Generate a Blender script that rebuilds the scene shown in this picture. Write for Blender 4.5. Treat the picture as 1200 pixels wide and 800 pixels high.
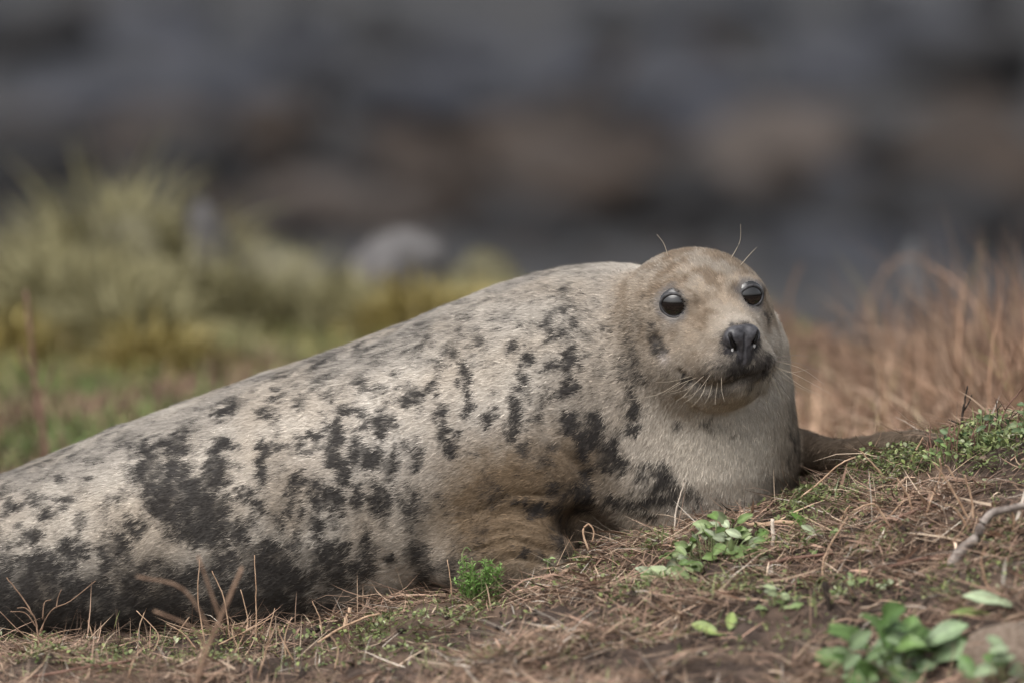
import bpy, bmesh, math, random
import numpy as np
from mathutils import Vector

for o in list(bpy.data.objects):
    bpy.data.objects.remove(o)
scene = bpy.context.scene
col = scene.collection
random.seed(7)
rng = np.random.default_rng(11)
R = math.radians

# ------------------------------------------------------------------ camera
PITCH = R(4.5)
KPX = 1.536 / 12 / 1200          # metres per photo pixel per metre of depth
CAM = np.array([0.0, 0.0, 0.44 + 12 * math.tan(PITCH)])
FW = np.array([0, math.cos(PITCH), -math.sin(PITCH)])
UP = np.array([0, math.sin(PITCH), math.cos(PITCH)])
RT = np.array([1.0, 0, 0])
cam_data = bpy.data.cameras.new('camera')
cam = bpy.data.objects.new('camera', cam_data)
col.objects.link(cam)
cam.location = CAM
cam.rotation_euler = (math.pi / 2 - PITCH, 0, 0)
cam_data.sensor_width = 36
cam_data.sensor_fit = 'HORIZONTAL'
cam_data.lens = 36 * 12 / 1.536
cam_data.clip_end = 3000
cam_data.dof.use_dof = True
cam_data.dof.focus_distance = 12.04
cam_data.dof.aperture_fstop = 281.25 / 108
scene.camera = cam

# ------------------------------------------------------------------ light: overcast, rainy day
SUN_EL, SUN_AZ = R(56), R(-38)      # azimuth measured from the camera side, to the left
world = bpy.data.worlds.new('World')
scene.world = world
world.use_nodes = True
wn = world.node_tree
for n in list(wn.nodes):
    wn.nodes.remove(n)
wo = wn.nodes.new('ShaderNodeOutputWorld')
bg = wn.nodes.new('ShaderNodeBackground')
sky = wn.nodes.new('ShaderNodeTexSky')
sky.sky_type = 'NISHITA'
sky.sun_disc = False
sky.sun_elevation = SUN_EL
sky.sun_rotation = R(218)
sky.air_density = 1.0
sky.dust_density = 6.0
hs = wn.nodes.new('ShaderNodeHueSaturation')    # cloud cover: the blue is greyed out
hs.inputs['Saturation'].default_value = 0.22
wn.links.new(sky.outputs[0], hs.inputs['Color'])
wn.links.new(hs.outputs[0], bg.inputs[0])
bg.inputs[1].default_value = 0.15
wn.links.new(bg.outputs[0], wo.inputs[0])
sun_d = bpy.data.lights.new('sun', 'SUN')
sun_d.energy = 0.75
sun_d.angle = R(60)
sun_d.color = (1.0, 0.96, 0.9)
sun = bpy.data.objects.new('sun', sun_d)
col.objects.link(sun)
sdir = Vector((math.sin(SUN_AZ) * math.cos(SUN_EL), -math.cos(SUN_AZ) * math.cos(SUN_EL), math.sin(SUN_EL)))
sun.rotation_euler = sdir.to_track_quat('Z', 'Y').to_euler()
sun.location = (-3, 8, 6)
vs = scene.view_settings
vs.view_transform = 'Standard'
vs.look = 'None'
vs.exposure = 0.66
vs.gamma = 1.0
vs.use_curve_mapping = False

# ------------------------------------------------------------------ helpers
def pix_dir(px, py):
    return FW + RT * ((px - 600) * KPX) + UP * ((400 - py) * KPX)

def P(px, py, Y):
    d = pix_dir(px, py)
    return CAM + d * (Y / d[1])

def project(pts):
    d = pts - CAM
    f = d @ FW
    return 600 + (d @ RT) / f / KPX, 400 - (d @ UP) / f / KPX, f

def hash3(i, j, k, seed):
    n = (i * 374761393 + j * 668265263 + k * 2147483647 + seed * 974711) & 0xffffffff
    n = ((n ^ (n >> 13)) * 1274126177) & 0xffffffff
    n = n ^ (n >> 16)
    return (n & 0xffff) / 65535.0

def vnoise(p, seed=0):
    """value noise, p (N,3) or (N,2), result 0..1"""
    if p.shape[1] == 2:
        p = np.column_stack([p, np.zeros(len(p))])
    f = np.floor(p)
    i = f.astype(np.int64)
    u = p - f
    u = u * u * (3 - 2 * u)
    r = 0
    for a in (0, 1):
        wa = u[:, 0] if a else 1 - u[:, 0]
        for b in (0, 1):
            wb = u[:, 1] if b else 1 - u[:, 1]
            for c in (0, 1):
                wc = u[:, 2] if c else 1 - u[:, 2]
                r = r + wa * wb * wc * hash3(i[:, 0] + a, i[:, 1] + b, i[:, 2] + c, seed)
    return r

def fbm(p, seed=0, octv=4):
    s, a, t = 0, 1.0, 0
    for o in range(octv):
        s = s + a * vnoise(p * (2.03 ** o), seed + o * 17)
        t += a
        a *= 0.55
    return s / t

def smooth(a, b, x):
    t = np.clip((x - a) / (b - a), 0, 1)
    return t * t * (3 - 2 * t)

def new_mesh(name, verts, tris, cols=None, smooth_sh=True, quads=None):
    me = bpy.data.meshes.new(name)
    verts = np.asarray(verts, dtype=np.float32)
    me.vertices.add(len(verts))
    me.vertices.foreach_set('co', verts.ravel())
    tris = np.zeros((0, 3), np.int32) if tris is None else np.asarray(tris, dtype=np.int32)
    quads = np.zeros((0, 4), np.int32) if quads is None else np.asarray(quads, dtype=np.int32)
    loops = np.concatenate([tris.ravel(), quads.ravel()])
    me.loops.add(len(loops))
    me.loops.foreach_set('vertex_index', loops)
    me.polygons.add(len(tris) + len(quads))
    starts = np.concatenate([np.arange(len(tris)) * 3, len(tris) * 3 + np.arange(len(quads)) * 4]).astype(np.int32)
    me.polygons.foreach_set('loop_start', starts)
    me.update(calc_edges=True)
    if cols is not None:
        at = me.color_attributes.new('col', 'FLOAT_COLOR', 'POINT')
        c4 = np.ones((len(verts), 4), np.float32)
        c4[:, :3] = cols
        at.data.foreach_set('color', c4.ravel())
    me.polygons.foreach_set('use_smooth', np.full(len(me.polygons), smooth_sh))
    me.validate()
    return me

def link(name, me, mat, parent=None):
    o = bpy.data.objects.new(name, me)
    col.objects.link(o)
    if mat is not None and me is not None and len(me.materials) == 0:
        me.materials.append(mat)
    if parent is not None:
        o.parent = parent
        o.matrix_parent_inverse = parent.matrix_world.inverted()
    return o

def empty(name, loc):
    o = bpy.data.objects.new(name, None)
    o.empty_display_size = 0.05
    col.objects.link(o)
    o.location = loc
    bpy.context.view_layer.update()
    return o

def tag(o, label, cat=None, group=None, kind=None):
    o['label'] = label
    if cat: o['category'] = cat
    if group: o['group'] = group
    if kind: o['kind'] = kind
    return o

def tube(pts, radii, sides=6, flat=1.0):
    """verts, quads, tris of a tapered tube"""
    pts = np.asarray(pts, float)
    n = len(pts)
    V, Q, T = [], [], []
    for i in range(n):
        a = pts[max(i - 1, 0)]
        b = pts[min(i + 1, n - 1)]
        t = (b - a) / (np.linalg.norm(b - a) + 1e-9)
        ref = np.array([0, 0, 1.0]) if abs(t[2]) < 0.9 else np.array([1.0, 0, 0])
        u = np.cross(t, ref); u /= np.linalg.norm(u)
        v = np.cross(u, t)
        for k in range(sides):
            an = 2 * math.pi * k / sides
            V.append(pts[i] + radii[i] * (math.cos(an) * u + math.sin(an) * v * flat))
    for i in range(n - 1):
        for k in range(sides):
            k2 = (k + 1) % sides
            Q.append((i * sides + k, i * sides + k2, (i + 1) * sides + k2, (i + 1) * sides + k))
    V.append(pts[0]); V.append(pts[-1])
    a, b = len(V) - 2, len(V) - 1
    for k in range(sides):
        k2 = (k + 1) % sides
        T.append((a, k2, k))
        T.append((b, (n - 1) * sides + k, (n - 1) * sides + k2))
    return np.array(V), Q, T

def curve_pts(ctrl, n=8):
    """Catmull-Rom through the control points"""
    c = [np.asarray(p, float) for p in ctrl]
    c = [2 * c[0] - c[1]] + c + [2 * c[-1] - c[-2]]
    out = []
    for i in range(1, len(c) - 2):
        for k in range(n):
            t = k / n
            out.append(0.5 * ((2 * c[i]) + (-c[i-1] + c[i+1]) * t + (2*c[i-1] - 5*c[i] + 4*c[i+1] - c[i+2]) * t*t
                              + (-c[i-1] + 3*c[i] - 3*c[i+1] + c[i+2]) * t**3))
    out.append(c[-2])
    return np.array(out)

# ------------------------------------------------------------------ materials
def mat_new(name):
    m = bpy.data.materials.new(name)
    m.use_nodes = True
    nt = m.node_tree
    b = nt.nodes['Principled BSDF']
    return m, nt, b

def mat_attr(name, rough=0.85, spec=0.3, bump=None, trans=0.0, sheen=0.0, noise=None):
    m, nt, b = mat_new(name)
    at = nt.nodes.new('ShaderNodeAttribute'); at.attribute_name = 'col'
    src = at.outputs['Color']
    tc = nt.nodes.new('ShaderNodeTexCoord')
    if noise:
        nz = nt.nodes.new('ShaderNodeTexNoise'); nz.inputs['Scale'].default_value = noise[0]
        nz.inputs['Detail'].default_value = 5
        nt.links.new(tc.outputs['Object'], nz.inputs['Vector'])
        mr = nt.nodes.new('ShaderNodeMapRange')
        mr.inputs['From Min'].default_value = 0.3; mr.inputs['From Max'].default_value = 0.7
        mr.inputs['To Min'].default_value = 1 - noise[1]; mr.inputs['To Max'].default_value = 1 + noise[1]
        nt.links.new(nz.outputs[0], mr.inputs['Value'])
        mx = nt.nodes.new('ShaderNodeVectorMath'); mx.operation = 'SCALE'
        nt.links.new(src, mx.inputs[0]); nt.links.new(mr.outputs[0], mx.inputs['Scale'])
        src = mx.outputs[0]
    nt.links.new(src, b.inputs['Base Color'])
    b.inputs['Roughness'].default_value = rough
    b.inputs['Specular IOR Level'].default_value = spec
    b.inputs['Sheen Weight'].default_value = sheen
    if bump:
        nz2 = nt.nodes.new('ShaderNodeTexNoise'); nz2.inputs['Scale'].default_value = bump[0]
        nz2.inputs['Detail'].default_value = 6
        nt.links.new(tc.outputs['Object'], nz2.inputs['Vector'])
        bp = nt.nodes.new('ShaderNodeBump'); bp.inputs['Strength'].default_value = bump[1]
        bp.inputs['Distance'].default_value = bump[2]
        nt.links.new(nz2.outputs[0], bp.inputs['Height'])
        nt.links.new(bp.outputs[0], b.inputs['Normal'])
    if trans > 0:
        out = nt.nodes['Material Output']
        tr = nt.nodes.new('ShaderNodeBsdfTranslucent')
        nt.links.new(src, tr.inputs['Color'])
        ms = nt.nodes.new('ShaderNodeMixShader'); ms.inputs[0].default_value = trans
        nt.links.new(b.outputs[0], ms.inputs[1]); nt.links.new(tr.outputs[0], ms.inputs[2])
        nt.links.new(ms.outputs[0], out.inputs['Surface'])
    return m

def mat_noise(name, c0, c1, scale, rough=0.8, spec=0.3, bump=(40, 0.4, 0.01), detail=6):
    m, nt, b = mat_new(name)
    tc = nt.nodes.new('ShaderNodeTexCoord')
    nz = nt.nodes.new('ShaderNodeTexNoise'); nz.inputs['Scale'].default_value = scale
    nz.inputs['Detail'].default_value = detail
    nt.links.new(tc.outputs['Object'], nz.inputs['Vector'])
    cr = nt.nodes.new('ShaderNodeValToRGB')
    cr.color_ramp.elements[0].position = 0.36; cr.color_ramp.elements[0].color = (*c0, 1)
    cr.color_ramp.elements[1].position = 0.64; cr.color_ramp.elements[1].color = (*c1, 1)
    nt.links.new(nz.outputs[0], cr.inputs[0])
    nt.links.new(cr.outputs[0], b.inputs['Base Color'])
    b.inputs['Roughness'].default_value = rough
    b.inputs['Specular IOR Level'].default_value = spec
    if bump:
        nz2 = nt.nodes.new('ShaderNodeTexNoise'); nz2.inputs['Scale'].default_value = bump[0]
        nz2.inputs['Detail'].default_value = 6
        nt.links.new(tc.outputs['Object'], nz2.inputs['Vector'])
        bp = nt.nodes.new('ShaderNodeBump'); bp.inputs['Strength'].default_value = bump[1]
        bp.inputs['Distance'].default_value = bump[2]
        nt.links.new(nz2.outputs[0], bp.inputs['Height'])
        nt.links.new(bp.outputs[0], b.inputs['Normal'])
    return m

M = {}
M['skin'] = mat_attr('seal_fur_skin', 0.8, 0.25, bump=(220, 0.5, 0.002))
M['fur'] = mat_attr('seal_fur_hair', 0.8, 0.12)
M['soil'] = mat_attr('soil', 0.95, 0.15, bump=(70, 0.8, 0.01), noise=(35, 0.45))
M['straw'] = mat_attr('straw', 0.8, 0.25, trans=0.15)
M['leaf'] = mat_attr('green_leaf', 0.55, 0.35, trans=0.3)
M['bigleaf'] = mat_attr('broad_leaf', 0.45, 0.4, trans=0.25, bump=(120, 0.25, 0.003), noise=(60, 0.18))
M['wood'] = mat_noise('grey_twig_bark', (0.10, 0.08, 0.07), (0.30, 0.26, 0.23), 60, 0.9, 0.2, (150, 0.6, 0.003))
M['darkwood'] = mat_noise('dark_twig_bark', (0.018, 0.014, 0.012), (0.05, 0.038, 0.03), 60, 0.9, 0.2, (150, 0.6, 0.003))
M['redwood'] = mat_noise('red_brown_stem', (0.10, 0.055, 0.04), (0.22, 0.13, 0.10), 50, 0.85, 0.2, (150, 0.5, 0.002))
M['drystalk'] = mat_noise('dry_stalk', (0.30, 0.19, 0.12), (0.50, 0.35, 0.24), 60, 0.75, 0.25, (160, 0.4, 0.002))
M['palestalk'] = mat_noise('pale_stalk', (0.46, 0.38, 0.31), (0.66, 0.58, 0.49), 45, 0.75, 0.25, (160, 0.4, 0.002))
M['dullstalk'] = mat_noise('dull_brown_stalk', (0.15, 0.095, 0.065), (0.27, 0.18, 0.125), 60, 0.85, 0.2, (160, 0.4, 0.002))
M['stone'] = mat_noise('earth_brown_stone', (0.13, 0.095, 0.07), (0.27, 0.21, 0.165), 14, 0.9, 0.2, (60, 0.6, 0.01))

# ------------------------------------------------------------------ terrain height
_cpx = np.array([-900, -300, 0, 150, 300, 400, 450, 500, 550, 600, 650, 700, 750, 800, 850, 900, 937, 970, 1000, 1040, 1085, 1150, 1200, 1300, 1600, 2200])
_cpy = np.array([752, 752, 757, 752, 746, 734, 721, 705, 693, 677, 659, 645, 634, 620, 606, 594, 586, 578, 568, 553, 535, 514, 502, 490, 500, 520])
_cx = np.array([P(a, b, 12.0)[0] for a, b in zip(_cpx, _cpy)])
_cz = np.array([P(a, b, 12.0)[2] for a, b in zip(_cpx, _cpy)])
_sx = np.array([-2, -0.77, -0.3, 0.0, 0.3, 0.64, 0.77, 2])
_ss = np.array([0.0, 0.0, 0.03, 0.10, 0.17, 0.25, 0.27, 0.2])

def height(x, y, detail=True):
    x = np.asarray(x, float); y = np.asarray(y, float)
    c = np.interp(x, _cx, _cz)
    sf = np.interp(x, _sx, _ss)
    d = 12.0 - y
    front = c - sf * 1.9 * np.tanh(np.clip(d, 0, None) / 1.9) - 0.035 * np.clip(d - 1.2, 0, 6)
    p2 = np.column_stack([x.ravel(), y.ravel()])
    und = (fbm(p2 * 0.8, 3, 3).reshape(x.shape) - 0.5) * 0.14
    rise = 0.06 * smooth(0.2, 0.9, x) + und
    rt = smooth(0.38, 0.52, x)
    w = smooth(0, 1, (-d - 0.45 + 0.30 * rt) / (1.45 - 0.75 * rt))
    back = c * (1 - w) + rise * w
    h = np.where(d > 0, front, back)
    edge = 18.2 + 1.0 * np.sin(x * 0.9 + 1.0) + 0.1 * x - 3.4 * smooth(0.35, 0.8, x)
    drop = smooth(0, 5.5, y - edge)
    h = h * (1 - drop) + drop * (-2.5)
    if detail:
        near = smooth(20, 15, y)
        lump = (fbm(p2 * 9.0, 5, 4).reshape(x.shape) - 0.5) * 0.07 + (fbm(p2 * 30.0, 9, 3).reshape(x.shape) - 0.5) * 0.03
        quiet = 1 - 0.65 * np.exp(-((y - 12.2) / 0.22) ** 2) * smooth(0.5, 0.42, x)
        h = h + lump * near * quiet
    return h

def ground_hit(px, py, y0=9.5, y1=24.0):
    d = pix_dir(px, py)
    Y = np.concatenate([np.arange(y0, 12.6, 0.006), np.arange(12.6, y1, 0.03)])
    pts = CAM + d[None, :] * (Y / d[1])[:, None]
    hh = height(pts[:, 0], pts[:, 1])
    k = np.argmax(pts[:, 2] < hh)
    return pts[k] if pts[k, 2] < hh[k] else pts[-1]

def grid_sheet(xs, ys, zf):
    X, Y = np.meshgrid(xs, ys)
    Z = zf(X, Y)
    V = np.column_stack([X.ravel(), Y.ravel(), Z.ravel()])
    nx, ny = len(xs), len(ys)
    i = np.arange(nx * ny).reshape(ny, nx)
    Q = np.column_stack([i[:-1, :-1].ravel(), i[:-1, 1:].ravel(), i[1:, 1:].ravel(), i[1:, :-1].ravel()])
    return V, Q

xs = np.concatenate([np.linspace(-14, -2.2, 30), np.arange(-2.15, 2.15, 0.016), np.linspace(2.2, 14, 30)])
ys = np.concatenate([np.linspace(-3, 10.3, 30), np.arange(10.35, 13.4, 0.014), np.arange(13.4, 26, 0.09)])
V, Q = grid_sheet(xs, ys, height)
n1 = fbm(V[:, :2] * 5, 21, 4)
n2 = fbm(V[:, :2] * 40, 31, 3)
soil_c = np.array([0.050, 0.036, 0.029])[None] * (0.55 + 0.9 * n2)[:, None] * np.ones((len(V), 3))
soil_c = soil_c * (1 - 0.5 * smooth(0.5, 0.7, n1))[:, None] + np.array([0.13, 0.088, 0.062])[None] * (0.5 * smooth(0.5, 0.7, n1))[:, None]
g = link('ground', new_mesh('ground', V, None, soil_c, True, Q), M['soil'])
tag(g, 'brown earth bank under the seal with low turf behind it', kind='structure')

# rocky shore far below and the sea beyond
M['shore'] = mat_noise('wet_shore_rock', (0.006, 0.0055, 0.0055), (0.026, 0.023, 0.023), 0.35, 0.6, 0.35, (3, 0.8, 0.2))
xs = np.linspace(-60, 60, 121); ys = np.linspace(21.5, 190, 120)
V, Q = grid_sheet(xs, ys, lambda X, Y: -2.62 + 0.5 * (fbm(np.column_stack([X.ravel(), Y.ravel()]) * 0.25, 41, 4).reshape(X.shape) - 0.5))
g = link('shore', new_mesh('shore', V, None, None, True, Q), M['shore'])
tag(g, 'dark wet rock shore out of focus behind the turf', kind='structure')
M['sea'] = mat_noise('sea_water', (0.02, 0.028, 0.035), (0.035, 0.045, 0.055), 0.2, 0.25, 0.5, (0.6, 0.5, 0.2))
me = new_mesh('sea', [(-2500, 150, -2.95), (2500, 150, -2.95), (2500, 2600, -2.95), (-2500, 2600, -2.95)], None, None, False, [(0, 1, 2, 3)])
tag(link('sea', me, M['sea']), 'grey sea beyond the rocky shore', kind='structure')

# ------------------------------------------------------------------ the seal: implicit surface -> mesh
def smin(a, b, k):
    h = np.clip(0.5 + 0.5 * (b - a) / k, 0, 1)
    return b * (1 - h) + a * h - k * h * (1 - h)

def smax(a, b, k):
    return -smin(-a, -b, k)

def ellipsoid(p, c, r, ax=None):
    d = p - np.asarray(c)
    if ax is not None:
        d = d @ np.asarray(ax).T
    r = np.asarray(r)
    k0 = np.sqrt(((d / r) ** 2).sum(1))
    k1 = np.sqrt(((d / r ** 2) ** 2).sum(1)) + 1e-9
    return k0 * (k0 - 1) / k1

def rcone(p, a, b, ra, rb):
    a = np.asarray(a); b = np.asarray(b)
    ab = b - a
    t = np.clip(((p - a) @ ab) / (ab @ ab), 0, 1)
    return np.linalg.norm(p - a - t[:, None] * ab, axis=1) - (ra + (rb - ra) * t)

def chain(p, pts, rad, k=0.012):
    d = None
    for i in range(len(pts) - 1):
        e = rcone(p, pts[i], pts[i + 1], rad[i], rad[i + 1])
        d = e if d is None else smin(d, e, k)
    return d

YC = 12.25
_bpx = [-560, -480, -300, -150, 0, 130, 300, 400, 480, 540, 600, 650, 700, 735, 780]
_btop = [715, 690, 640, 600, 558, 503, 441, 408, 377, 350, 329, 315, 308, 308, 318]
_bry = [0.035, 0.06, 0.11, 0.15, 0.185, 0.22, 0.25, 0.26, 0.262, 0.26, 0.25, 0.24, 0.225, 0.215, 0.20]
bx = np.array([P(a, b, YC)[0] for a, b in zip(_bpx, _btop)])
btop = np.array([P(a, b, YC)[2] for a, b in zip(_bpx, _btop)])
bbot = np.interp(bx, _cx, _cz) - 0.05
_xs = np.linspace(bx[0], bx[-1], 400)

def sm(v):
    q = np.interp(_xs, bx, v)
    k = np.hanning(41); k /= k.sum()
    return np.convolve(np.pad(q, 20, mode='reflect', reflect_type='odd'), k, mode='valid')
tab_top, tab_bot, tab_ry = sm(btop), sm(bbot), sm(np.array(_bry))
X_END = P(905, 400, YC)[0]; X_CAP = P(735, 400, YC)[0]

def torso(p):
    x = p[:, 0]
    top = np.interp(x, _xs, tab_top); bot = np.interp(x, _xs, tab_bot); ry = np.interp(x, _xs, tab_ry)
    sc = np.sqrt(np.clip(1 - (np.clip(x - X_CAP, 0, None) / (X_END - X_CAP)) ** 2, 0.02, 1))
    zc = bot + (top - bot) * 0.46
    dz = p[:, 2] - zc
    rz = np.where(dz > 0, top - zc, zc - bot) * sc
    ry = ry * sc
    n = 2.2
    q = (np.abs((p[:, 1] - YC) / ry) ** n + np.abs(dz / rz) ** n) ** (1 / n)
    f = (q - 1) * np.minimum(ry, rz)
    f = np.maximum(f, (_xs[0] - x))
    return np.maximum(f, x - X_END)

_kpy = np.array([318, 324, 340, 370, 400, 470, 520, 550, 585, 630, 680])
_kcx = np.array([796, 796, 798, 799, 800, 797, 795, 793, 790, 785, 780])
_krx = np.array([12, 46, 80, 108, 120, 133, 140.5, 143, 140, 120, 60])
_kry = np.array([0.015, 0.055, 0.09, 0.12, 0.14, 0.165, 0.175, 0.178, 0.17, 0.14, 0.07])
YN = 12.215
kz = np.array([P(a, b, YN)[2] for a, b in zip(_kcx, _kpy)])[::-1]
kx = np.array([P(a, b, YN)[0] for a, b in zip(_kcx, _kpy)])[::-1]
krx = (_krx * KPX * YN)[::-1]
kry = _kry[::-1]

def neck(p):
    z = p[:, 2]
    cx = np.interp(z, kz, kx); rx = np.interp(z, kz, krx); ry = np.interp(z, kz, kry)
    q = np.sqrt(((p[:, 0] - cx) / rx) ** 2 + ((p[:, 1] - YN) / ry) ** 2)
    f = (q - 1) * np.minimum(rx, ry)
    return np.maximum(np.maximum(f, z - kz[-1]), kz[0] - z)

HA, HP, HR = R(25), R(4), R(4)
HF = np.array([math.sin(HA) * math.cos(HP), -math.cos(HA) * math.cos(HP), -math.sin(HP)])
HL = np.array([math.cos(HA), math.sin(HA), 0])
HU = np.cross(HF, HL)
HL, HU = HL * math.cos(HR) + HU * math.sin(HR), HU * math.cos(HR) - HL * math.sin(HR)
HC = P(815, 374, 12.09)
HAX = np.array([HL, HF, HU])
def hw(l, f, u):
    return HC + HL * l + HF * f + HU * u

def masked(f, p, c, r):
    out = np.full(len(p), 1.0)
    m = ((p - c) ** 2).sum(1) < r * r
    if m.any(): out[m] = f(p[m])
    return out

def head(p):
    return masked(head_, p, HC, 0.34)

def head_(p):
    d = ellipsoid(p, hw(0, -0.004, 0.002), (0.117, 0.118, 0.104), HAX)
    d = smin(d, rcone(p, hw(0, 0.05, -0.014), hw(0, 0.122, -0.027), 0.078, 0.048), 0.045)
    for s in (-1, 1):
        d = smin(d, ellipsoid(p, hw(s * 0.026, 0.134, -0.047), (0.034, 0.036, 0.027), HAX), 0.016)
        d = smin(d, ellipsoid(p, hw(s * 0.058, 0.05, -0.045), (0.05, 0.06, 0.045), HAX), 0.03)
        d = smin(d, ellipsoid(p, hw(s * 0.052, 0.082, 0.052), (0.022, 0.02, 0.012), HAX), 0.02)
    d = smin(d, ellipsoid(p, hw(0, 0.10, -0.080), (0.045, 0.05, 0.027), HAX), 0.018)
    d = smin(d, ellipsoid(p, hw(0, 0.03, -0.085), (0.085, 0.085, 0.055), HAX), 0.04)
    return d

def flip_path(lst):
    return [P(a, b, y) for a, b, y in lst]
FAR_PTS = flip_path([(890, 520, 12.26), (942, 527, 12.26), (985, 534, 12.20), (1030, 526, 12.14), (1075, 516, 12.12), (1112, 514, 12.10)])
FAR_RAD = [0.05, 0.034, 0.023, 0.019, 0.014, 0.008]
ARM_C = P(598, 652, 12.01)
HIND = [P(-560, 735, 12.25), P(-640, 738, 12.1), P(-760, 742, 12.0)]
HIND2 = [P(-560, 735, 12.25), P(-640, 738, 12.4), P(-760, 742, 12.5)]

def base_sdf(p):
    d = smin(torso(p), neck(p), 0.06)
    d = smin(d, ellipsoid(p, P(775, 420, 12.17), (0.112, 0.125, 0.112)), 0.05)
    d = smin(d, head(p), 0.034)
    # shoulder and folded near flipper
    d = smin(d, ellipsoid(p, P(600, 575, 12.07), (0.11, 0.075, 0.10)), 0.06)
    d = smin(d, ellipsoid(p, ARM_C, (0.105, 0.062, 0.062), np.array([[0.97, 0, 0.22], [0, 1, 0], [-0.22, 0, 0.97]])), 0.05)
    d = smin(d, rcone(p, P(625, 668, 11.99), P(690, 690, 11.95), 0.035, 0.02), 0.02)
    fm = p[:, 0] > 0.25
    if fm.any(): d[fm] = smin(d[fm], chain(p[fm], FAR_PTS, FAR_RAD), 0.010)
    hm = p[:, 0] < -1.1
    if hm.any():
        e = smin(d[hm], chain(p[hm], HIND, [0.04, 0.035, 0.02]), 0.02)
        d[hm] = smin(e, chain(p[hm], HIND2, [0.04, 0.035, 0.02]), 0.02)
    return d

def trace(f, px, py, y0=11.5):
    d = pix_dir(px, py); d = d / np.linalg.norm(d)
    t = y0 / d[1]
    for _ in range(200):
        q = CAM + d * t
        v = f(q[None])[0]
        if v < 2e-5:
            break
        t += 0.5 * v
    return CAM + d * t

def grad(f, p, e=0.0015):
    k = np.array([[1, -1, -1], [-1, -1, 1], [-1, 1, -1], [1, 1, 1]], float)
    g = sum(k[i][None] * f(p + e * k[i])[:, None] for i in range(4)) / (4 * e)
    return g

def unit(v):
    return v / (np.linalg.norm(v, axis=-1, keepdims=True) + 1e-12)

# facial features placed on the base surface
EYE_R = 0.030
eyes = []
for (ex, ey) in ((789, 357), (882, 346)):
    hit = trace(base_sdf, ex, ey)
    nrm = unit(grad(base_sdf, hit[None], 0.006))[0]
    nrm = unit(nrm * 0.72 + HF * 0.28)
    eyes.append((hit - nrm * EYE_R * 0.88, nrm))
mouth_px = [(797, 435), (808, 446), (824, 454), (840, 455), (854, 449), (868, 443), (880, 440), (894, 436), (905, 430)]
mouth = [trace(base_sdf, a, b) for a, b in mouth_px]
nose_c = trace(base_sdf, 871, 398)
earp = trace(base_sdf, 768, 398)
crease = [trace(base_sdf, a, b) for a, b in ((580, 604), (605, 598), (630, 602), (655, 610), (684, 618), (712, 630))]
wrinkles = [[trace(base_sdf, a, b) for a, b in w_] for w_ in (((565, 628), (610, 618), (655, 628)), ((550, 648), (600, 632), (650, 645)), ((560, 668), (600, 652), (640, 660)), ((560, 600), (600, 578), (650, 580)))]
neckfold = [trace(base_sdf, a, b) for a, b in ((800, 470), (822, 484), (848, 489), (872, 482), (892, 466))]
rolls = [[trace(base_sdf, a, b) for a, b in w_] for w_ in (((702, 335), (694, 380), (704, 430)), ((668, 350), (656, 405), (668, 465)), ((718, 450), (728, 490), (752, 530)), ((640, 480), (650, 520), (690, 560)))]

APERT = (0.0186, 0.0160)

def full_sdf(p):
    d = base_sdf(p)
    m = (p[:, 0] > -0.12) & (p[:, 1] < 12.35) & (np.abs(d) < 0.08)
    if m.any(): d[m] = detail_sdf(p[m], d[m])
    return d

def detail_sdf(p, d):
    for k, (c, n) in enumerate(eyes):
        ap = APERT[k]
        q = p - c
        along = q @ n
        rad = np.linalg.norm(q - along[:, None] * n, axis=1)
        near = np.linalg.norm(q, axis=1) < 0.08
        d = np.where(near, smax(d, -np.sqrt((rad / (ap + 0.002)) ** 2 + ((along - EYE_R * 0.95) / 0.018) ** 2) * 0.018 + 0.018, 0.002), d)
    h = ((p - HC) ** 2).sum(1) < 0.0625
    if h.any():
        ph, dh = p[h], d[h]
        dh = smax(dh, -chain(ph, mouth, [0.003, 0.004, 0.005, 0.005, 0.004, 0.004, 0.004, 0.004, 0.003], 0.003), 0.009)
        dh = smax(dh, -(np.linalg.norm(ph - earp, axis=1) - 0.006), 0.012)
        dh = smax(dh, -chain(ph, neckfold, [0.002, 0.004, 0.005, 0.004, 0.002], 0.01), 0.02)
        d[h] = dh
    a = ~h
    if a.any():
        d[a] = smax(d[a], -chain(p[a], crease, [0.001, 0.003, 0.006, 0.012, 0.026, 0.014], 0.01), 0.026)
        for wr in rolls:
            d[a] = smax(d[a], -chain(p[a], wr, [0.0005, 0.0025, 0.0005], 0.01), 0.03)
        for wr in wrinkles:
            d[a] = smax(d[a], -chain(p[a], wr, [0.0001, 0.0003, 0.0001], 0.01), 0.012)
    return d

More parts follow.
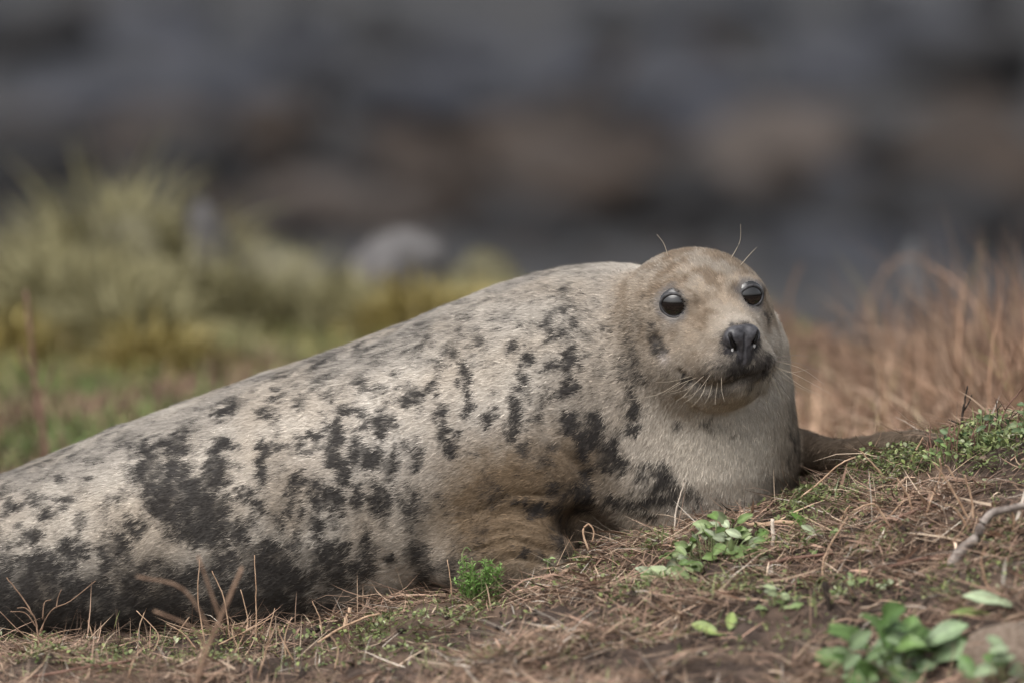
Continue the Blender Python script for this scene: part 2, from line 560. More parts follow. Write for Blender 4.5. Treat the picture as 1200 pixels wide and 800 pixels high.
def surface_net(f, lo, hi, h):
    lo = np.asarray(lo, float); hi = np.asarray(hi, float)
    n = np.ceil((hi - lo) / h).astype(int) + 1
    ax = [lo[i] + h * np.arange(n[i]) for i in range(3)]
    G = np.empty(tuple(n), np.float32)
    step = max(1, int(400000 // (n[1] * n[2])))
    # coarse pass every third sample, fine pass only near the surface
    ca = [a[::3] for a in ax]
    A = np.stack(np.meshgrid(*ca, indexing='ij'), -1)
    CG = f(A.reshape(-1, 3)).reshape(A.shape[:3])
    full = CG
    for k in range(3):
        full = np.repeat(full, 3, axis=k)
    full = full[:n[0], :n[1], :n[2]]
    if full.shape != G.shape:
        full = np.pad(full, [(0, n[k] - full.shape[k]) for k in range(3)], mode='edge')
    G[:] = full
    near = np.abs(full) < h * 9
    I = np.argwhere(near)
    for k in range(0, len(I), 200000):
        J = I[k:k + 200000]
        G[J[:, 0], J[:, 1], J[:, 2]] = f(lo + h * J)
    S = G < 0
    c = [S[a:n[0]-1+a, b:n[1]-1+b, e:n[2]-1+e] for a in (0, 1) for b in (0, 1) for e in (0, 1)]
    cnt = sum(q.astype(np.int8) for q in c)
    act = (cnt > 0) & (cnt < 8)
    idx = -np.ones(act.shape, np.int64)
    cells = np.argwhere(act)
    idx[act] = np.arange(len(cells))
    corners = [(a, b, e) for a in (0, 1) for b in (0, 1) for e in (0, 1)]
    acc = np.zeros((len(cells), 3)); w = np.zeros(len(cells))
    vals = [G[cells[:, 0]+a, cells[:, 1]+b, cells[:, 2]+e] for a, b, e in corners]
    for i1 in range(8):
        for i2 in range(i1 + 1, 8):
            d = np.array(corners[i2]) - np.array(corners[i1])
            if np.abs(d).sum() != 1: continue
            v1, v2 = vals[i1], vals[i2]
            cr = (v1 < 0) != (v2 < 0)
            t = np.where(cr, v1 / np.where(cr, v1 - v2, 1), 0)
            acc += np.where(cr[:, None], np.array(corners[i1]) + t[:, None] * d, 0)
            w += cr
    V = lo + h * (cells + acc / w[:, None])
    Q = []
    for a in range(3):
        b, e = (a + 1) % 3, (a + 2) % 3
        s0 = [slice(None)] * 3; s1 = [slice(None)] * 3
        s0[a] = slice(0, n[a] - 1); s1[a] = slice(1, n[a])
        ed = np.argwhere(S[tuple(s0)] != S[tuple(s1)])
        ed = ed[(ed[:, b] > 0) & (ed[:, e] > 0) & (ed[:, b] < n[b] - 1) & (ed[:, e] < n[e] - 1)]
        def cell(db, de):
            q = ed.copy(); q[:, b] -= db; q[:, e] -= de
            return idx[q[:, 0], q[:, 1], q[:, 2]]
        quad = np.column_stack([cell(1, 1), cell(0, 1), cell(0, 0), cell(1, 0)])
        ins = S[ed[:, 0], ed[:, 1], ed[:, 2]]
        quad[~ins] = quad[~ins][:, ::-1]
        Q.append(quad)
    return V, np.concatenate(Q)

def reproject(f, V, it=2, lim=0.006):
    for _ in range(it):
        v = f(V); g = grad(f, V)
        st = -(v / ((g ** 2).sum(1) + 1e-3))[:, None] * g
        l = np.linalg.norm(st, axis=1, keepdims=True)
        V = V + st * np.minimum(1, lim / (l + 1e-9))
    return V

SV, SQ = surface_net(full_sdf, (-1.75, 11.78, -0.12), (0.72, 12.72, 0.62), 0.010)
SV = reproject(full_sdf, SV)
bm = bmesh.new()
for v in SV: bm.verts.new(v)
bm.verts.ensure_lookup_table()
for q in SQ:
    try: bm.faces.new([bm.verts[i] for i in q])
    except ValueError: pass
def bm_reproject(b, sel=None):
    b.verts.ensure_lookup_table()
    A = np.array([v.co[:] for v in b.verts])
    B = reproject(full_sdf, A, 2)
    for v, c in zip(b.verts, B): v.co = c
bmesh.ops.subdivide_edges(bm, edges=bm.edges[:], cuts=1, use_grid_fill=True)
bm_reproject(bm)
hcv = Vector(hw(0, 0.06, -0.01))
fine = [e for e in bm.edges if ((e.verts[0].co + e.verts[1].co) / 2 - hcv).length < 0.14 and e.verts[0].co.y < 12.2]
bmesh.ops.subdivide_edges(bm, edges=fine, cuts=1, use_grid_fill=True)
fine = [e for e in bm.edges if min((e.verts[0].co - Vector(c)).length for c, n in eyes) < 0.034 or
        (min((e.verts[0].co - Vector(c)).length for c in mouth) < 0.016)]
bmesh.ops.subdivide_edges(bm, edges=fine, cuts=1, use_grid_fill=True)
bm_reproject(bm)
bmesh.ops.recalc_face_normals(bm, faces=bm.faces[:])
bmesh.ops.triangulate(bm, faces=[f for f in bm.faces if len(f.verts) > 4])
body_me = bpy.data.meshes.new('body')
bm.to_mesh(body_me); bm.free()
nv = len(body_me.vertices)
BV = np.empty(nv * 3, np.float32); body_me.vertices.foreach_get('co', BV); BV = BV.reshape(-1, 3).astype(float)

body_me.calc_loop_triangles()
vn_ = np.empty(nv * 3, np.float32); body_me.vertices.foreach_get('normal', vn_); vn_ = vn_.reshape(-1, 3)
hw_ = 1 - 0.85 * np.exp(-(np.linalg.norm(BV - HC, axis=1) / 0.17) ** 4)
BV = BV + vn_ * (hw_ * (0.016 * smooth(0.0, 0.09, np.interp(BV[:, 0], _xs, tab_top) - BV[:, 2]) * (fbm(BV * 7, 401, 2) - 0.5) + 0.006 * (fbm(BV * np.array([26, 26, 14]), 411, 2) - 0.5)))[:, None]
body_me.vertices.foreach_set('co', BV.astype(np.float32).ravel())

# --- coat pattern, with shade under the lower lip painted in: blotches (photo pixel of the centre, half sizes, turn in degrees, strength)
D = '''176 524 16 10 0 1|208 524 18 12 0 1|176 552 20 18 0 1|208 556 20 22 0 1|224 584 36 30 0 1|256 552 18 22 0 1|256 528 12 10 0 .9|272 520 12 8 0 .9
192 584 26 22 0 1|240 616 40 22 0 1|280 624 20 18 0 1|260 596 16 22 0 1|216 620 20 20 0 .8|308 524 7 12 0 1|310 556 8 18 0 1|308 594 8 9 0 1|290 580 8 9 0 1
332 522 10 7 0 .9|352 524 5 7 0 1|372 512 8 12 -20 1|394 512 10 14 -20 1|340 578 7 8 0 1|356 560 10 10 0 1|374 580 8 20 0 1|372 616 9 9 0 1|356 600 6 10 0 .8
400 596 6 9 0 1|408 552 8 12 0 1|352 628 10 12 0 1|388 648 14 22 0 1|400 672 14 14 0 1|324 672 28 36 0 1.2|344 688 20 28 0 1.1|312 644 26 14 0 1|296 704 30 26 0 1.2
332 712 36 20 0 1.2|372 704 8 20 0 .9|60 600 14 9 0 1|36 626 14 10 0 1|80 584 8 6 0 .8|44 586 10 7 0 .8|16 596 10 8 0 .8|88 644 18 14 0 1|96 616 8 12 0 .8
132 656 22 14 0 1|144 632 12 14 0 .9|160 616 10 12 0 .9|40 664 50 16 0 1.1|24 688 40 30 0 1.2|80 696 60 20 0 1.2|120 720 50 26 0 1.3|180 720 50 24 0 1.2|224 704 30 20 0 .9
180 664 20 16 0 .8|232 672 24 16 0 .9|164 684 12 20 0 .9|10 735 30 30 0 1.2|60 735 60 20 0 1.3|250 720 40 22 0 1.1|270 660 22 18 0 .9|8 572 20 6 20 .6|-40 640 50 40 0 .9|-120 700 90 40 0 1.1
271 475 16 8 20 .8|313 484 10 8 10 .9|323 467 7 4 10 .8|354 472 7 6 0 .7|190 517 10 10 0 .9|225 500 14 7 20 .6|150 508 18 6 20 .45|110 540 16 7 10 .35
600 408 11 8 25 .9|621 418 7 8 0 1|653 394 9 8 0 .9|677 381 5 10 -10 .9|669 416 9 18 0 1|672 451 7 18 -10 1|651 425 7 7 0 .8|690 415 4 6 0 .8|707 411 4 8 0 .7|698 443 5 5 0 .5
711 378 4 6 0 .5|674 497 16 12 0 1.1|698 490 8 10 0 1.1|695 518 20 16 -30 1.2|716 525 14 20 -20 1.1|723 543 13 12 0 1|742 476 9 10 0 .9|746 500 10 9 0 1|604 487 7 18 -15 1|576 487 5 14 -10 .9
611 445 7 12 -15 .8|639 462 6 14 -10 .8|621 494 8 6 0 .8|637 493 10 8 0 .6|550 448 6 26 10 1|551 472 6 12 0 1|543 427 6 12 10 .9|530 413 14 12 0 .5|562 392 10 10 0 .55|590 371 14 8 30 .5|604 367 10 10 0 .5
639 334 8 5 20 .5|625 350 8 6 20 .4|488 469 16 10 20 1|510 455 8 5 30 .9|518 485 8 9 0 .9|450 497 15 17 0 1|446 458 8 8 0 .8|464 439 7 7 0 .9|466 458 5 10 0 .7|485 413 18 10 0 .5|401 486 6 14 -20 1
396 511 10 18 -25 1|418 483 8 8 0 .9|420 521 10 14 0 1|436 535 16 14 0 1|397 539 12 10 0 1|464 542 12 12 0 1|495 535 8 12 0 .9|520 507 7 12 0 .9|534 525 10 10 0 .9|387 460 7 5 0 .7|618 528 8 10 0 .9|649 521 8 10 0 .6
404 552 10 12 0 1|398 580 9 13 0 1|388 580 8 12 0 1|422 580 7 14 -10 1|442 580 8 18 0 1|452 592 6 14 -15 1|466 540 10 10 0 .9|462 560 8 8 0 .9|492 540 10 10 20 .9|560 528 8 4 0 .5|488 600 14 22 0 .55|410 634 10 8 0 .9
392 660 16 30 0 1.1|436 648 14 24 0 .8|492 648 14 18 0 .75|500 672 22 16 0 .8|428 672 14 16 0 .8|388 716 12 14 0 1|604 588 18 5 -8 .7|640 598 20 9 -10 1.1|684 580 14 18 20 .9|764 588 20 14 0 .95|776 560 16 14 0 .95|752 556 10 8 0 .7
800 585 30 12 0 .7|690 558 14 10 0 .8|655 575 20 10 -10 .5|835 495 12 5 -10 .35|790 502 5 6 0 .6|830 500 12 5 0 .5|868 505 8 4 0 .3|745 590 14 12 0 .7|720 590 14 10 0 .6|928 480 4 14 5 .5|930 520 4 16 0 .5|905 560 14 12 0 .4|850 590 20 10 0 .4|920 565 8 14 0 .45
740 455 9 12 0 .6|730 432 8 16 0 .5|745 425 10 18 0 .5|756 440 8 8 0 .5|727 470 7 10 0 .4|640 540 14 12 0 .4|560 640 10 40 -10 .35|535 660 12 30 -15 .55|655 395 30 25 0 .25|600 350 60 14 18 .22|530 390 40 14 22 .3|560 420 40 30 0 .18
770 395 9 12 -15 .75|775 408 9 8 -20 .8|766 378 5 8 0 .4|898 372 4 9 15 .6|805 441 6 5 -30 .8|872 430 18 11 0 .85|896 424 10 15 0 .75|852 430 12 11 0 .45|838 432 18 12 0 .36|738 420 14 40 8 .42|752 380 10 26 0 .3|760 350 10 14 0 .25|862 457 20 5 0 .45|840 462 20 5 0 .3|880 452 12 6 0 .4|888 412 8 10 0 .5|848 405 8 14 0 .35|820 450 8 5 -25 .7|777 438 5 5 0 .5|790 445 5 4 0 .35'''
BL = np.array([[float(v) for v in t.split()] for ln in D.split('\n') for t in ln.split('|')])
T_ = '''605 600 112 88 0 1.1|665 550 66 66 0 .9|560 560 50 60 0 .5|560 650 40 40 0 .8|700 470 60 60 0 .45|770 520 50 40 0 .3|735 440 30 60 0 .5|350 560 45 30 0 .35|330 600 35 25 0 .4|445 610 40 60 0 .35
395 560 30 40 0 .2|320 650 40 14 0 .4|475 620 25 50 0 .35|800 420 40 30 0 .3|790 400 70 80 0 .5|720 400 40 60 0 .45|690 620 60 30 0 .6|960 535 60 60 0 1.2|1030 520 70 40 0 1.2'''
TL = np.array([[float(v) for v in t.split()] for ln in T_.split('\n') for t in ln.split('|')])
surf_depth = {}
def blotch(PX, PY, DP, lst, soft):
    out = np.zeros(len(PX))
    for b in lst:
        key = (b[0], b[1])
        if key not in surf_depth:
            surf_depth[key] = (trace(full_sdf, b[0], b[1]) - CAM) @ FW
        s = (np.abs(PX - b[0]) < 2 * max(b[2], b[3]) + 12) & (np.abs(PY - b[1]) < 2 * max(b[2], b[3]) + 12) & (np.abs(DP - surf_depth[key]) < 0.14)
        if not s.any(): continue
        a = R(b[4]); dx = PX[s] - b[0]; dy = -(PY[s] - b[1])
        u = dx * math.cos(a) + dy * math.sin(a); w = -dx * math.sin(a) + dy * math.cos(a)
        r = np.sqrt((u / b[2]) ** 2 + (w / b[3]) ** 2)
        out[s] = np.maximum(out[s], b[5] * (1 - smooth(1 - soft, 1 + soft, r)))
    return out

def lerp(a, b, t):
    return a * (1 - t[:, None]) + np.asarray(b)[None] * t[:, None]

def coat(p, jit=0.0):
    PX, PY, DP = project(p)
    w1 = fbm(p * 55, 61, 3) - 0.5; w2 = fbm(p * 55, 71, 3) - 0.5
    f1 = vnoise(p * 170, 81) - 0.5; f2 = vnoise(p * 170, 82) - 0.5
    face = np.exp(-(np.linalg.norm(p - hw(0, 0.06, 0), axis=1) / 0.10) ** 4)
    amp = 1 - 0.7 * face
    qx = PX + (26 * w1 + 9 * f1) * amp; qy = PY + (30 * w2 + 14 * f2) * amp
    dark = blotch(qx, qy, DP, BL * np.array([1, 1, 1.06, 1.10, 1, 1.14]), 0.66)
    tan = blotch(qx, qy, DP, TL, 0.8)
    n = fbm(p * np.array([6, 6, 4]), 91, 4)
    n2 = fbm(p * np.array([38, 38, 22]), 95, 3)
    # the flank turned away from the photograph carries the same sort of spots
    backside = smooth(12.30, 12.42, p[:, 1]) * smooth(hw(0, 0, 0)[0] - 0.05, hw(0, 0, 0)[0] - 0.25, p[:, 0])
    spots = smooth(0.55, 0.66, fbm(p * np.array([20, 20, 12]), 131, 3) + 0.25 * (n - 0.5))
    dark = np.maximum(dark, backside * spots)
    # faint mottling between the blotches on the flank
    flank = smooth(hw(0, 0, 0)[0] - 0.06, hw(0, 0, 0)[0] - 0.2, p[:, 0])
    dark = np.maximum(dark, 0.50 * flank * smooth(0.54, 0.70, n2 + 0.25 * (n - 0.5)))
    fleck = fbm(p * np.array([64, 64, 40]), 211, 2)
    dark = np.maximum(dark, 0.72 * flank * smooth(0.62, 0.76, fleck + 0.3 * (n - 0.5)))
    dark = np.maximum(dark, 0.36 * flank * smooth(0.46, 0.60, n))
    c = np.tile(np.array([0.40, 0.362, 0.312]), (len(p), 1))
    wht = np.exp(-((PX - 500) / 200) ** 2 - ((PY - 520) / 75) ** 2)
    c = lerp(c, (0.50, 0.46, 0.41), wht * 0.75)
    c = lerp(c, (0.32, 0.262, 0.20), (1 - 0.5 * wht) * smooth(0.35, 0.7, fbm(p * 9, 99, 3)) * 0.6)
    c = lerp(c, (0.122, 0.086, 0.054), np.clip(tan * 1.05, 0, 1))
    ridge = smooth(0.10, 0.01, np.interp(p[:, 0], _xs, tab_top) - p[:, 2]) * flank
    c = lerp(c, (0.27, 0.245, 0.215), ridge * (0.35 + 0.6 * smooth(0.35, 0.65, fbm(p * np.array([14, 14, 9]), 191, 3))))
    # head: grey brown crown, tan face
    hd = np.exp(-(np.linalg.norm(p - hw(0, 0.0, 0.03), axis=1) / 0.125) ** 6)
    c = lerp(c, (0.225, 0.177, 0.128), hd * 0.9)
    crown = smooth(0.045, 0.085, (p - HC) @ HU) * hd
    c = lerp(c, (0.19, 0.168, 0.142), crown * 0.8)
    mott = smooth(0.40, 0.62, 0.5 * fbm(p * 75, 141, 3) + 0.5 * fbm(p * 32, 145, 2))
    c = lerp(c, (0.115, 0.080, 0.052), np.clip(hd + face, 0, 1) * mott * 0.75)
    c = lerp(c, (0.33, 0.265, 0.20), face * smooth(0.52, 0.68, fbm(p * 60, 151, 3)) * 0.75)
    # chest: pale cream
    PXc = np.exp(-(((PX - 850) / 75) ** 2 + ((PY - 530) / 55) ** 2)) * (p[:, 1] < 12.3)
    c = lerp(c, (0.49, 0.44, 0.37), np.clip(PXc, 0, 1) * 0.9)
    brk = fbm(p * np.array([120, 120, 75]), 161, 3) - 0.5
    brk2 = fbm(p * np.array([45, 45, 28]), 171, 2) - 0.5
    rag = (1.05 * brk + 0.7 * brk2) * (1 - 0.5 * face) + jit
    dk = 0.72 * smooth(0.08, 1.0, dark + rag * smooth(0.02, 0.25, dark) - 0.05) + 0.30 * np.clip(dark, 0, 1) * (0.75 + 1.2 * brk)
    low = smooth(0.17, 0.06, p[:, 2] - np.interp(p[:, 0], _cx, _cz)) * smooth(P(480, 700, 12)[0], P(330, 700, 12)[0], p[:, 0])  # rear belly gets darker towards the ground
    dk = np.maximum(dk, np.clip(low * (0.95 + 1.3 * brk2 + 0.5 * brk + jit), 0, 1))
    strk = smooth(0.58, 0.74, fbm(p * np.array([95, 95, 60]), 181, 3))
    dk = np.clip(dk * 1.22, 0, 1) * (1 - 0.22 * strk)
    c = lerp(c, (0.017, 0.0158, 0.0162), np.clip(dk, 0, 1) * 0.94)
    # eye rims: grey skin, pale brow over each eye
    for i, (ec, en) in enumerate(eyes):
        q = p - ec
        al_ = q @ en
        r = np.where(al_ > 0, np.linalg.norm(q - al_[:, None] * en, axis=1), 1.0)
        rim = 1 - smooth(0.0215, 0.030, r + 0.014 * w1)
        c = lerp(c, (0.12, 0.112, 0.108), rim * 0.85)
        inner = np.exp(-(np.linalg.norm(p - (ec + en * 0.024 + HL * (0.026 if i == 0 else -0.024) + HU * 0.008), axis=1) / 0.009) ** 2)
        c = lerp(c, (0.07, 0.065, 0.065), inner * 0.8)
        lid = 1 - smooth(0.0185, 0.0215, r)
        c = lerp(c, (0.03, 0.03, 0.032), lid * 0.9)
        lid_shade = np.exp(-(np.linalg.norm(p - (ec + HU * 0.020 + en * 0.024), axis=1) / 0.013) ** 2)  # upper lid shading painted into the coat colour
        c = lerp(c, (0.06, 0.055, 0.055), lid_shade * 0.75)
        br = np.exp(-(np.linalg.norm(p - (ec + HU * 0.038 + en * 0.022), axis=1) / 0.010) ** 2)
        c = lerp(c, (0.36, 0.29, 0.215), br * 0.8)
        under = np.exp(-(np.linalg.norm(p - (ec - HU * 0.030 + en * 0.022), axis=1) / 0.014) ** 2)
        c = lerp(c, (0.24, 0.22, 0.20), under * 0.7)
    # muzzle: dark bristly pads, black lips
    mz = np.zeros(len(p))
    for s, k in ((-1, 0.5), (1, 0.8)):
        r = np.linalg.norm((p - hw(s * 0.024, 0.158, -0.052)) / np.array([1, 1, 0.9]), axis=1)
        mz = np.maximum(mz, k * (1 - smooth(0.012, 0.038, r + 0.02 * w1 + 0.016 * f1)))
    c = lerp(c, (0.045, 0.038, 0.035), np.clip(mz * 1.0, 0, 1))
    pad = np.exp(-(np.linalg.norm(p - padp, axis=1) / 0.026) ** 2)
    c = lerp(c, (0.05, 0.042, 0.038), pad * smooth(0.56, 0.66, vnoise(p * 250, 197)) * 0.8)
    dn = np.linalg.norm(p - nose_c, axis=1)
    c = lerp(c, (0.03, 0.028, 0.03), 1 - smooth(0.024, 0.038, dn + 0.012 * f1))
    dm = np.full(len(p), 1.0)
    near = np.linalg.norm(p - HC, axis=1) < 0.25
    dm[near] = chain(p[near], mouth, [0] * 9, 0.001)
    c = lerp(c, (0.018, 0.014, 0.014), (1 - smooth(0.002, 0.008, dm + 0.004 * f1)) * 0.95)
    lip = (1 - smooth(0.006, 0.028, dm)) * smooth(0.0, -0.03, (p - hw(0, 0, -0.06)) @ HU) * smooth(0.04, 0.1, (p - HC) @ HF)
    c = lerp(c, (0.08, 0.07, 0.06), np.clip(lip * 0.8, 0, 1) * 0.7)
    de = np.linalg.norm(p - trace_ear, axis=1)
    c = lerp(c, (0.45, 0.40, 0.36), np.exp(-(de / 0.008) ** 2) * 0.8)
    # far flipper: grey brown
    fl = (p[:, 0] > P(938, 500, 12.2)[0] + 0.005) * 1.0
    c = lerp(c, (0.10, 0.075, 0.055), fl * 0.9)
    # slight tone variation over the whole coat
    return c * (0.92 + 0.2 * n)[:, None]
trace_ear = trace(base_sdf, 780, 419)
padp = trace(base_sdf, 836, 432)

bc = coat(BV)
at = body_me.color_attributes.new('col', 'FLOAT_COLOR', 'POINT')
c4 = np.ones((nv, 4), np.float32); c4[:, :3] = bc
at.data.foreach_set('color', c4.ravel())
body_me.polygons.foreach_set('use_smooth', np.full(len(body_me.polygons), True))
body_me.update()

seal = empty('grey_seal', (0.0, 12.25, float(np.interp(0, _cx, _cz))))
tag(seal, 'grey seal with dark blotched pale fur lying on the bank, head turned', 'seal')
body = link('body', body_me, M['skin'], seal)

# --- short fur: fine flat hairs lying along the body
body_me.calc_loop_triangles()
nt_ = len(body_me.loop_triangles)
TI = np.empty(nt_ * 3, np.int32); body_me.loop_triangles.foreach_get('vertices', TI); TI = TI.reshape(-1, 3)
A, B, C = BV[TI[:, 0]], BV[TI[:, 1]], BV[TI[:, 2]]
fn = np.cross(B - A, C - A); area = np.linalg.norm(fn, axis=1) / 2; fn = unit(fn)
cen = (A + B + C) / 3
wgt = area * np.where((cen[:, 1] > 12.36) | (cen[:, 0] < -0.95), 0.12, 1.0) * np.where(cen[:, 2] < height(cen[:, 0], cen[:, 1], False) - 0.03, 0.0, 1.0)
for c, n in eyes:
    wgt = wgt * (np.linalg.norm((cen - c) - ((cen - c) @ n)[:, None] * n, axis=1) + 10 * ((cen - c) @ n < 0) > 0.0212)
wgt = wgt * (np.linalg.norm(cen - nose_c, axis=1) > 0.022)
wgt = wgt * (1 + 2.2 * np.exp(-(np.linalg.norm(cen - hw(0, 0.07, -0.01), axis=1) / 0.11) ** 4))
NH = 350000
pick = rng.choice(nt_, NH, p=wgt / wgt.sum())
r1, r2 = np.sqrt(rng.random(NH)), rng.random(NH)
root = A[pick] * (1 - r1)[:, None] + B[pick] * (r1 * (1 - r2))[:, None] + C[pick] * (r1 * r2)[:, None]
hn = fn[pick]
tail = np.tile(np.array([-1.0, 0.0, -0.35]), (NH, 1))
fromnose = unit(root - (nose_c + HF * 0.01))
hwgt = np.exp(-(np.linalg.norm(root - HC, axis=1) / 0.16) ** 4)
down = np.tile(np.array([-0.35, 0.0, -1.0]), (NH, 1))
cw = smooth(hw(0, 0, 0)[0] - 0.22, hw(0, 0, 0)[0] - 0.02, root[:, 0])
flow = tail * (1 - cw)[:, None] + down * cw[:, None]
flow = flow * (1 - hwgt)[:, None] + fromnose * hwgt[:, None] * 1.2
flow = flow + 0.55 * (np.column_stack([fbm(root * 22, s, 2) for s in (201, 202, 203)]) - 0.5) + 0.25 * rng.standard_normal((NH, 3))
flow = unit(flow - (flow * hn).sum(1, keepdims=True) * hn)
side = np.cross(hn, flow)
facew = np.exp(-(np.linalg.norm(root - hw(0, 0.07, -0.01), axis=1) / 0.10) ** 4)
ln = rng.uniform(0.007, 0.014, NH) * (1 - 0.70 * facew)
wd = rng.uniform(0.0005, 0.0010, NH) * (1 - 0.5 * facew)
lift = rng.uniform(0.08, 0.32, NH)
hv = np.empty((NH, 3, 3))
hv[:, 0] = root + side * wd[:, None] - hn * 0.0008
hv[:, 1] = root - side * wd[:, None] - hn * 0.0008
hv[:, 2] = root + flow * ln[:, None] + hn * (ln * lift)[:, None]
hc = coat(root, 0.20 * rng.standard_normal(NH))
hc = hc * np.exp(rng.normal(0.02, 1, NH) * (0.16 - 0.04 * facew))[:, None] * np.where(rng.random(NH) < 0.06, 1.5, 1)[:, None]
hc = np.repeat(hc, 3, axis=0).reshape(NH, 3, 3)
hc[:, 2] *= 1.12
fme = new_mesh('fur', hv.reshape(-1, 3), np.arange(NH * 3).reshape(-1, 3), hc.reshape(-1, 3))
fme.normals_split_custom_set_from_vertices(unit(np.repeat(hn, 3, axis=0) + 0.25 * rng.standard_normal((NH * 3, 3))).astype(np.float32))
fur = link('fur', fme, M['fur'], body)
fur['kind'] = 'stuff'

# --- eyes
m, nt, b = mat_new('seal_eye')
b.inputs['Base Color'].default_value = (0.006, 0.0045, 0.004, 1)
b.inputs['Roughness'].default_value = 0.06
b.inputs['IOR'].default_value = 1.5
b.inputs['Coat Weight'].default_value = 0.9
M['eye'] = m
M['eyelid'] = mat_noise('eyelid_skin', (0.022, 0.021, 0.023), (0.06, 0.058, 0.06), 160, 0.5, 0.4, (300, 0.3, 0.001))
for k_, (c, n) in enumerate(eyes):
    b_ = bmesh.new()
    bmesh.ops.create_uvsphere(b_, u_segments=64, v_segments=40, radius=EYE_R)
    lim = math.cos(min(1.3, math.asin(APERT[k_] / EYE_R) * 1.22))
    bmesh.ops.delete(b_, geom=[v for v in b_.verts if v.co.normalized().dot(Vector(n)) < lim - 0.10], context='VERTS')
    for v in b_.verts: v.co += Vector(c)
    for f in b_.faces: f.smooth = True
    me = bpy.data.meshes.new('eye'); b_.to_mesh(me); b_.free()
    eye_o = link('eye', me, M['eye'], seal)
    # eyelid: a soft grey rim lying on the eyeball, drawn out to a point at the inner corner
    er = unit(np.cross(HU, n)); eu = np.cross(n, er)
    inner = 1 if np.dot(nose_c - c, er) > 0 else -1
    Vl, Ql = [], []
    NS, NT = 56, 10
    for a_ in range(NS):
        ph = 2 * math.pi * a_ / NS
        dirv = math.cos(ph) * er + math.sin(ph) * eu
        ci = inner * math.cos(ph) * 0.94 + math.sin(ph) * (0.10)
        ang = math.asin(APERT[k_] / EYE_R) * (1 + 0.30 * max(0, ci) ** 6 + 0.10 * max(0, -ci) ** 6) * (1 - 0.20 * max(0, math.sin(ph)) - 0.02 * max(0, -math.sin(ph)))
        pc = c + EYE_R * 1.02 * (math.cos(ang) * n + math.sin(ang) * dirv)
        rad_o = unit(pc - c); tn = unit(dirv * math.cos(ang) - n * math.sin(ang))
        for b2 in range(NT):
            th = 2 * math.pi * b2 / NT
            Vl.append(pc + rad_o * math.cos(th) * 0.0017 + (tn * 0.0014) + tn * math.sin(th) * (0.0026))
    for a_ in range(NS):
        for b2 in range(NT):
            a2, c2 = (a_ + 1) % NS, (b2 + 1) % NT
            Ql.append((a_ * NT + b2, a2 * NT + b2, a2 * NT + c2, a_ * NT + c2))
    link('eyelid', new_mesh('eyelid', np.array(Vl), None, None, True, Ql), M['eyelid'], eye_o)

# --- nose pad with two slanting nostrils
NAX = HAX
def nose_sdf(p):
    d = ellipsoid(p, nose_c + HF * -0.006 + HU * 0.002, (0.027, 0.014, 0.020), NAX)
    for s in (-1, 1):
        d = smin(d, ellipsoid(p, nose_c + HL * s * 0.014 + HU * 0.004 - HF * 0.004, (0.015, 0.015, 0.017), NAX), 0.006)
    d = smin(d, ellipsoid(p, nose_c - HU * 0.024 - HF * 0.003, (0.014, 0.013, 0.022), NAX), 0.012)
    return d
nost = []
for tp, bt in (((855, 392), (862, 409)), ((889, 389), (884, 403))):
    a, c = trace(lambda q: np.minimum(nose_sdf(q), base_sdf(q)), *tp), trace(lambda q: np.minimum(nose_sdf(q), base_sdf(q)), *bt)
    nost.append((a, c))
def nose_full(p):
    d = nose_sdf(p)
    for a, c in nost:
        d = smax(d, -(rcone(p, a, c, 0.0026, 0.0046)), 0.003)
    g = rcone(p, trace_c0, trace_c1, 0.0006, 0.0012)
    return smax(d, -g, 0.004)
trace_c0 = trace(nose_sdf, 873, 392); trace_c1 = trace(nose_sdf, 871, 424)
V, Q = surface_net(nose_full, nose_c - 0.06, nose_c + 0.06, 0.0022)
V = reproject(nose_full, V, 2, 0.002)
M['nose'] = mat_noise('wet_black_nose', (0.020, 0.019, 0.022), (0.06, 0.058, 0.064), 140, 0.36, 0.5, (420, 0.35, 0.0012))
nose = link('nose', new_mesh('nose', V, None, None, True, Q), M['nose'], seal)
M['nostril'] = mat_noise('nostril_dark', (0.004, 0.003, 0.003), (0.006, 0.005, 0.005), 50, 0.5, 0.3, None)
for a, c in nost:
    v_, q_, t_ = tube(curve_pts([a - HF * 0.0012, c - HF * 0.0015], 4), [0.0012, 0.0019, 0.0025, 0.0028, 0.0020], 8)
    link('nostril', new_mesh('nostril', v_, t_, None, True, q_), M['nostril'], nose)
M['drip_glint'] = mat_noise('wet_drip_glint', (0.5, 0.5, 0.5), (0.65, 0.65, 0.65), 20, 0.1, 0.6, None)  # white base colour stands in for the highlight on the wet nostrils
for q_ in ((858.5, 410), (884, 405)):
    h_ = trace(lambda z: np.minimum(nose_full(z), base_sdf(z)), *q_)
    b_ = bmesh.new(); bmesh.ops.create_icosphere(b_, subdivisions=2, radius=1)
    for v in b_.verts: v.co = Vector(h_ + HL * v.co.x * 0.0022 + HF * v.co.y * 0.0014 + HU * v.co.z * 0.0034)
    for f in b_.faces: f.smooth = True
    me = bpy.data.meshes.new('drip_glint'); b_.to_mesh(me); b_.free()
    o = link('drip_glint', me, M['drip_glint'], nose); o['label'] = 'wet bead at the nostril with its white glint painted on'

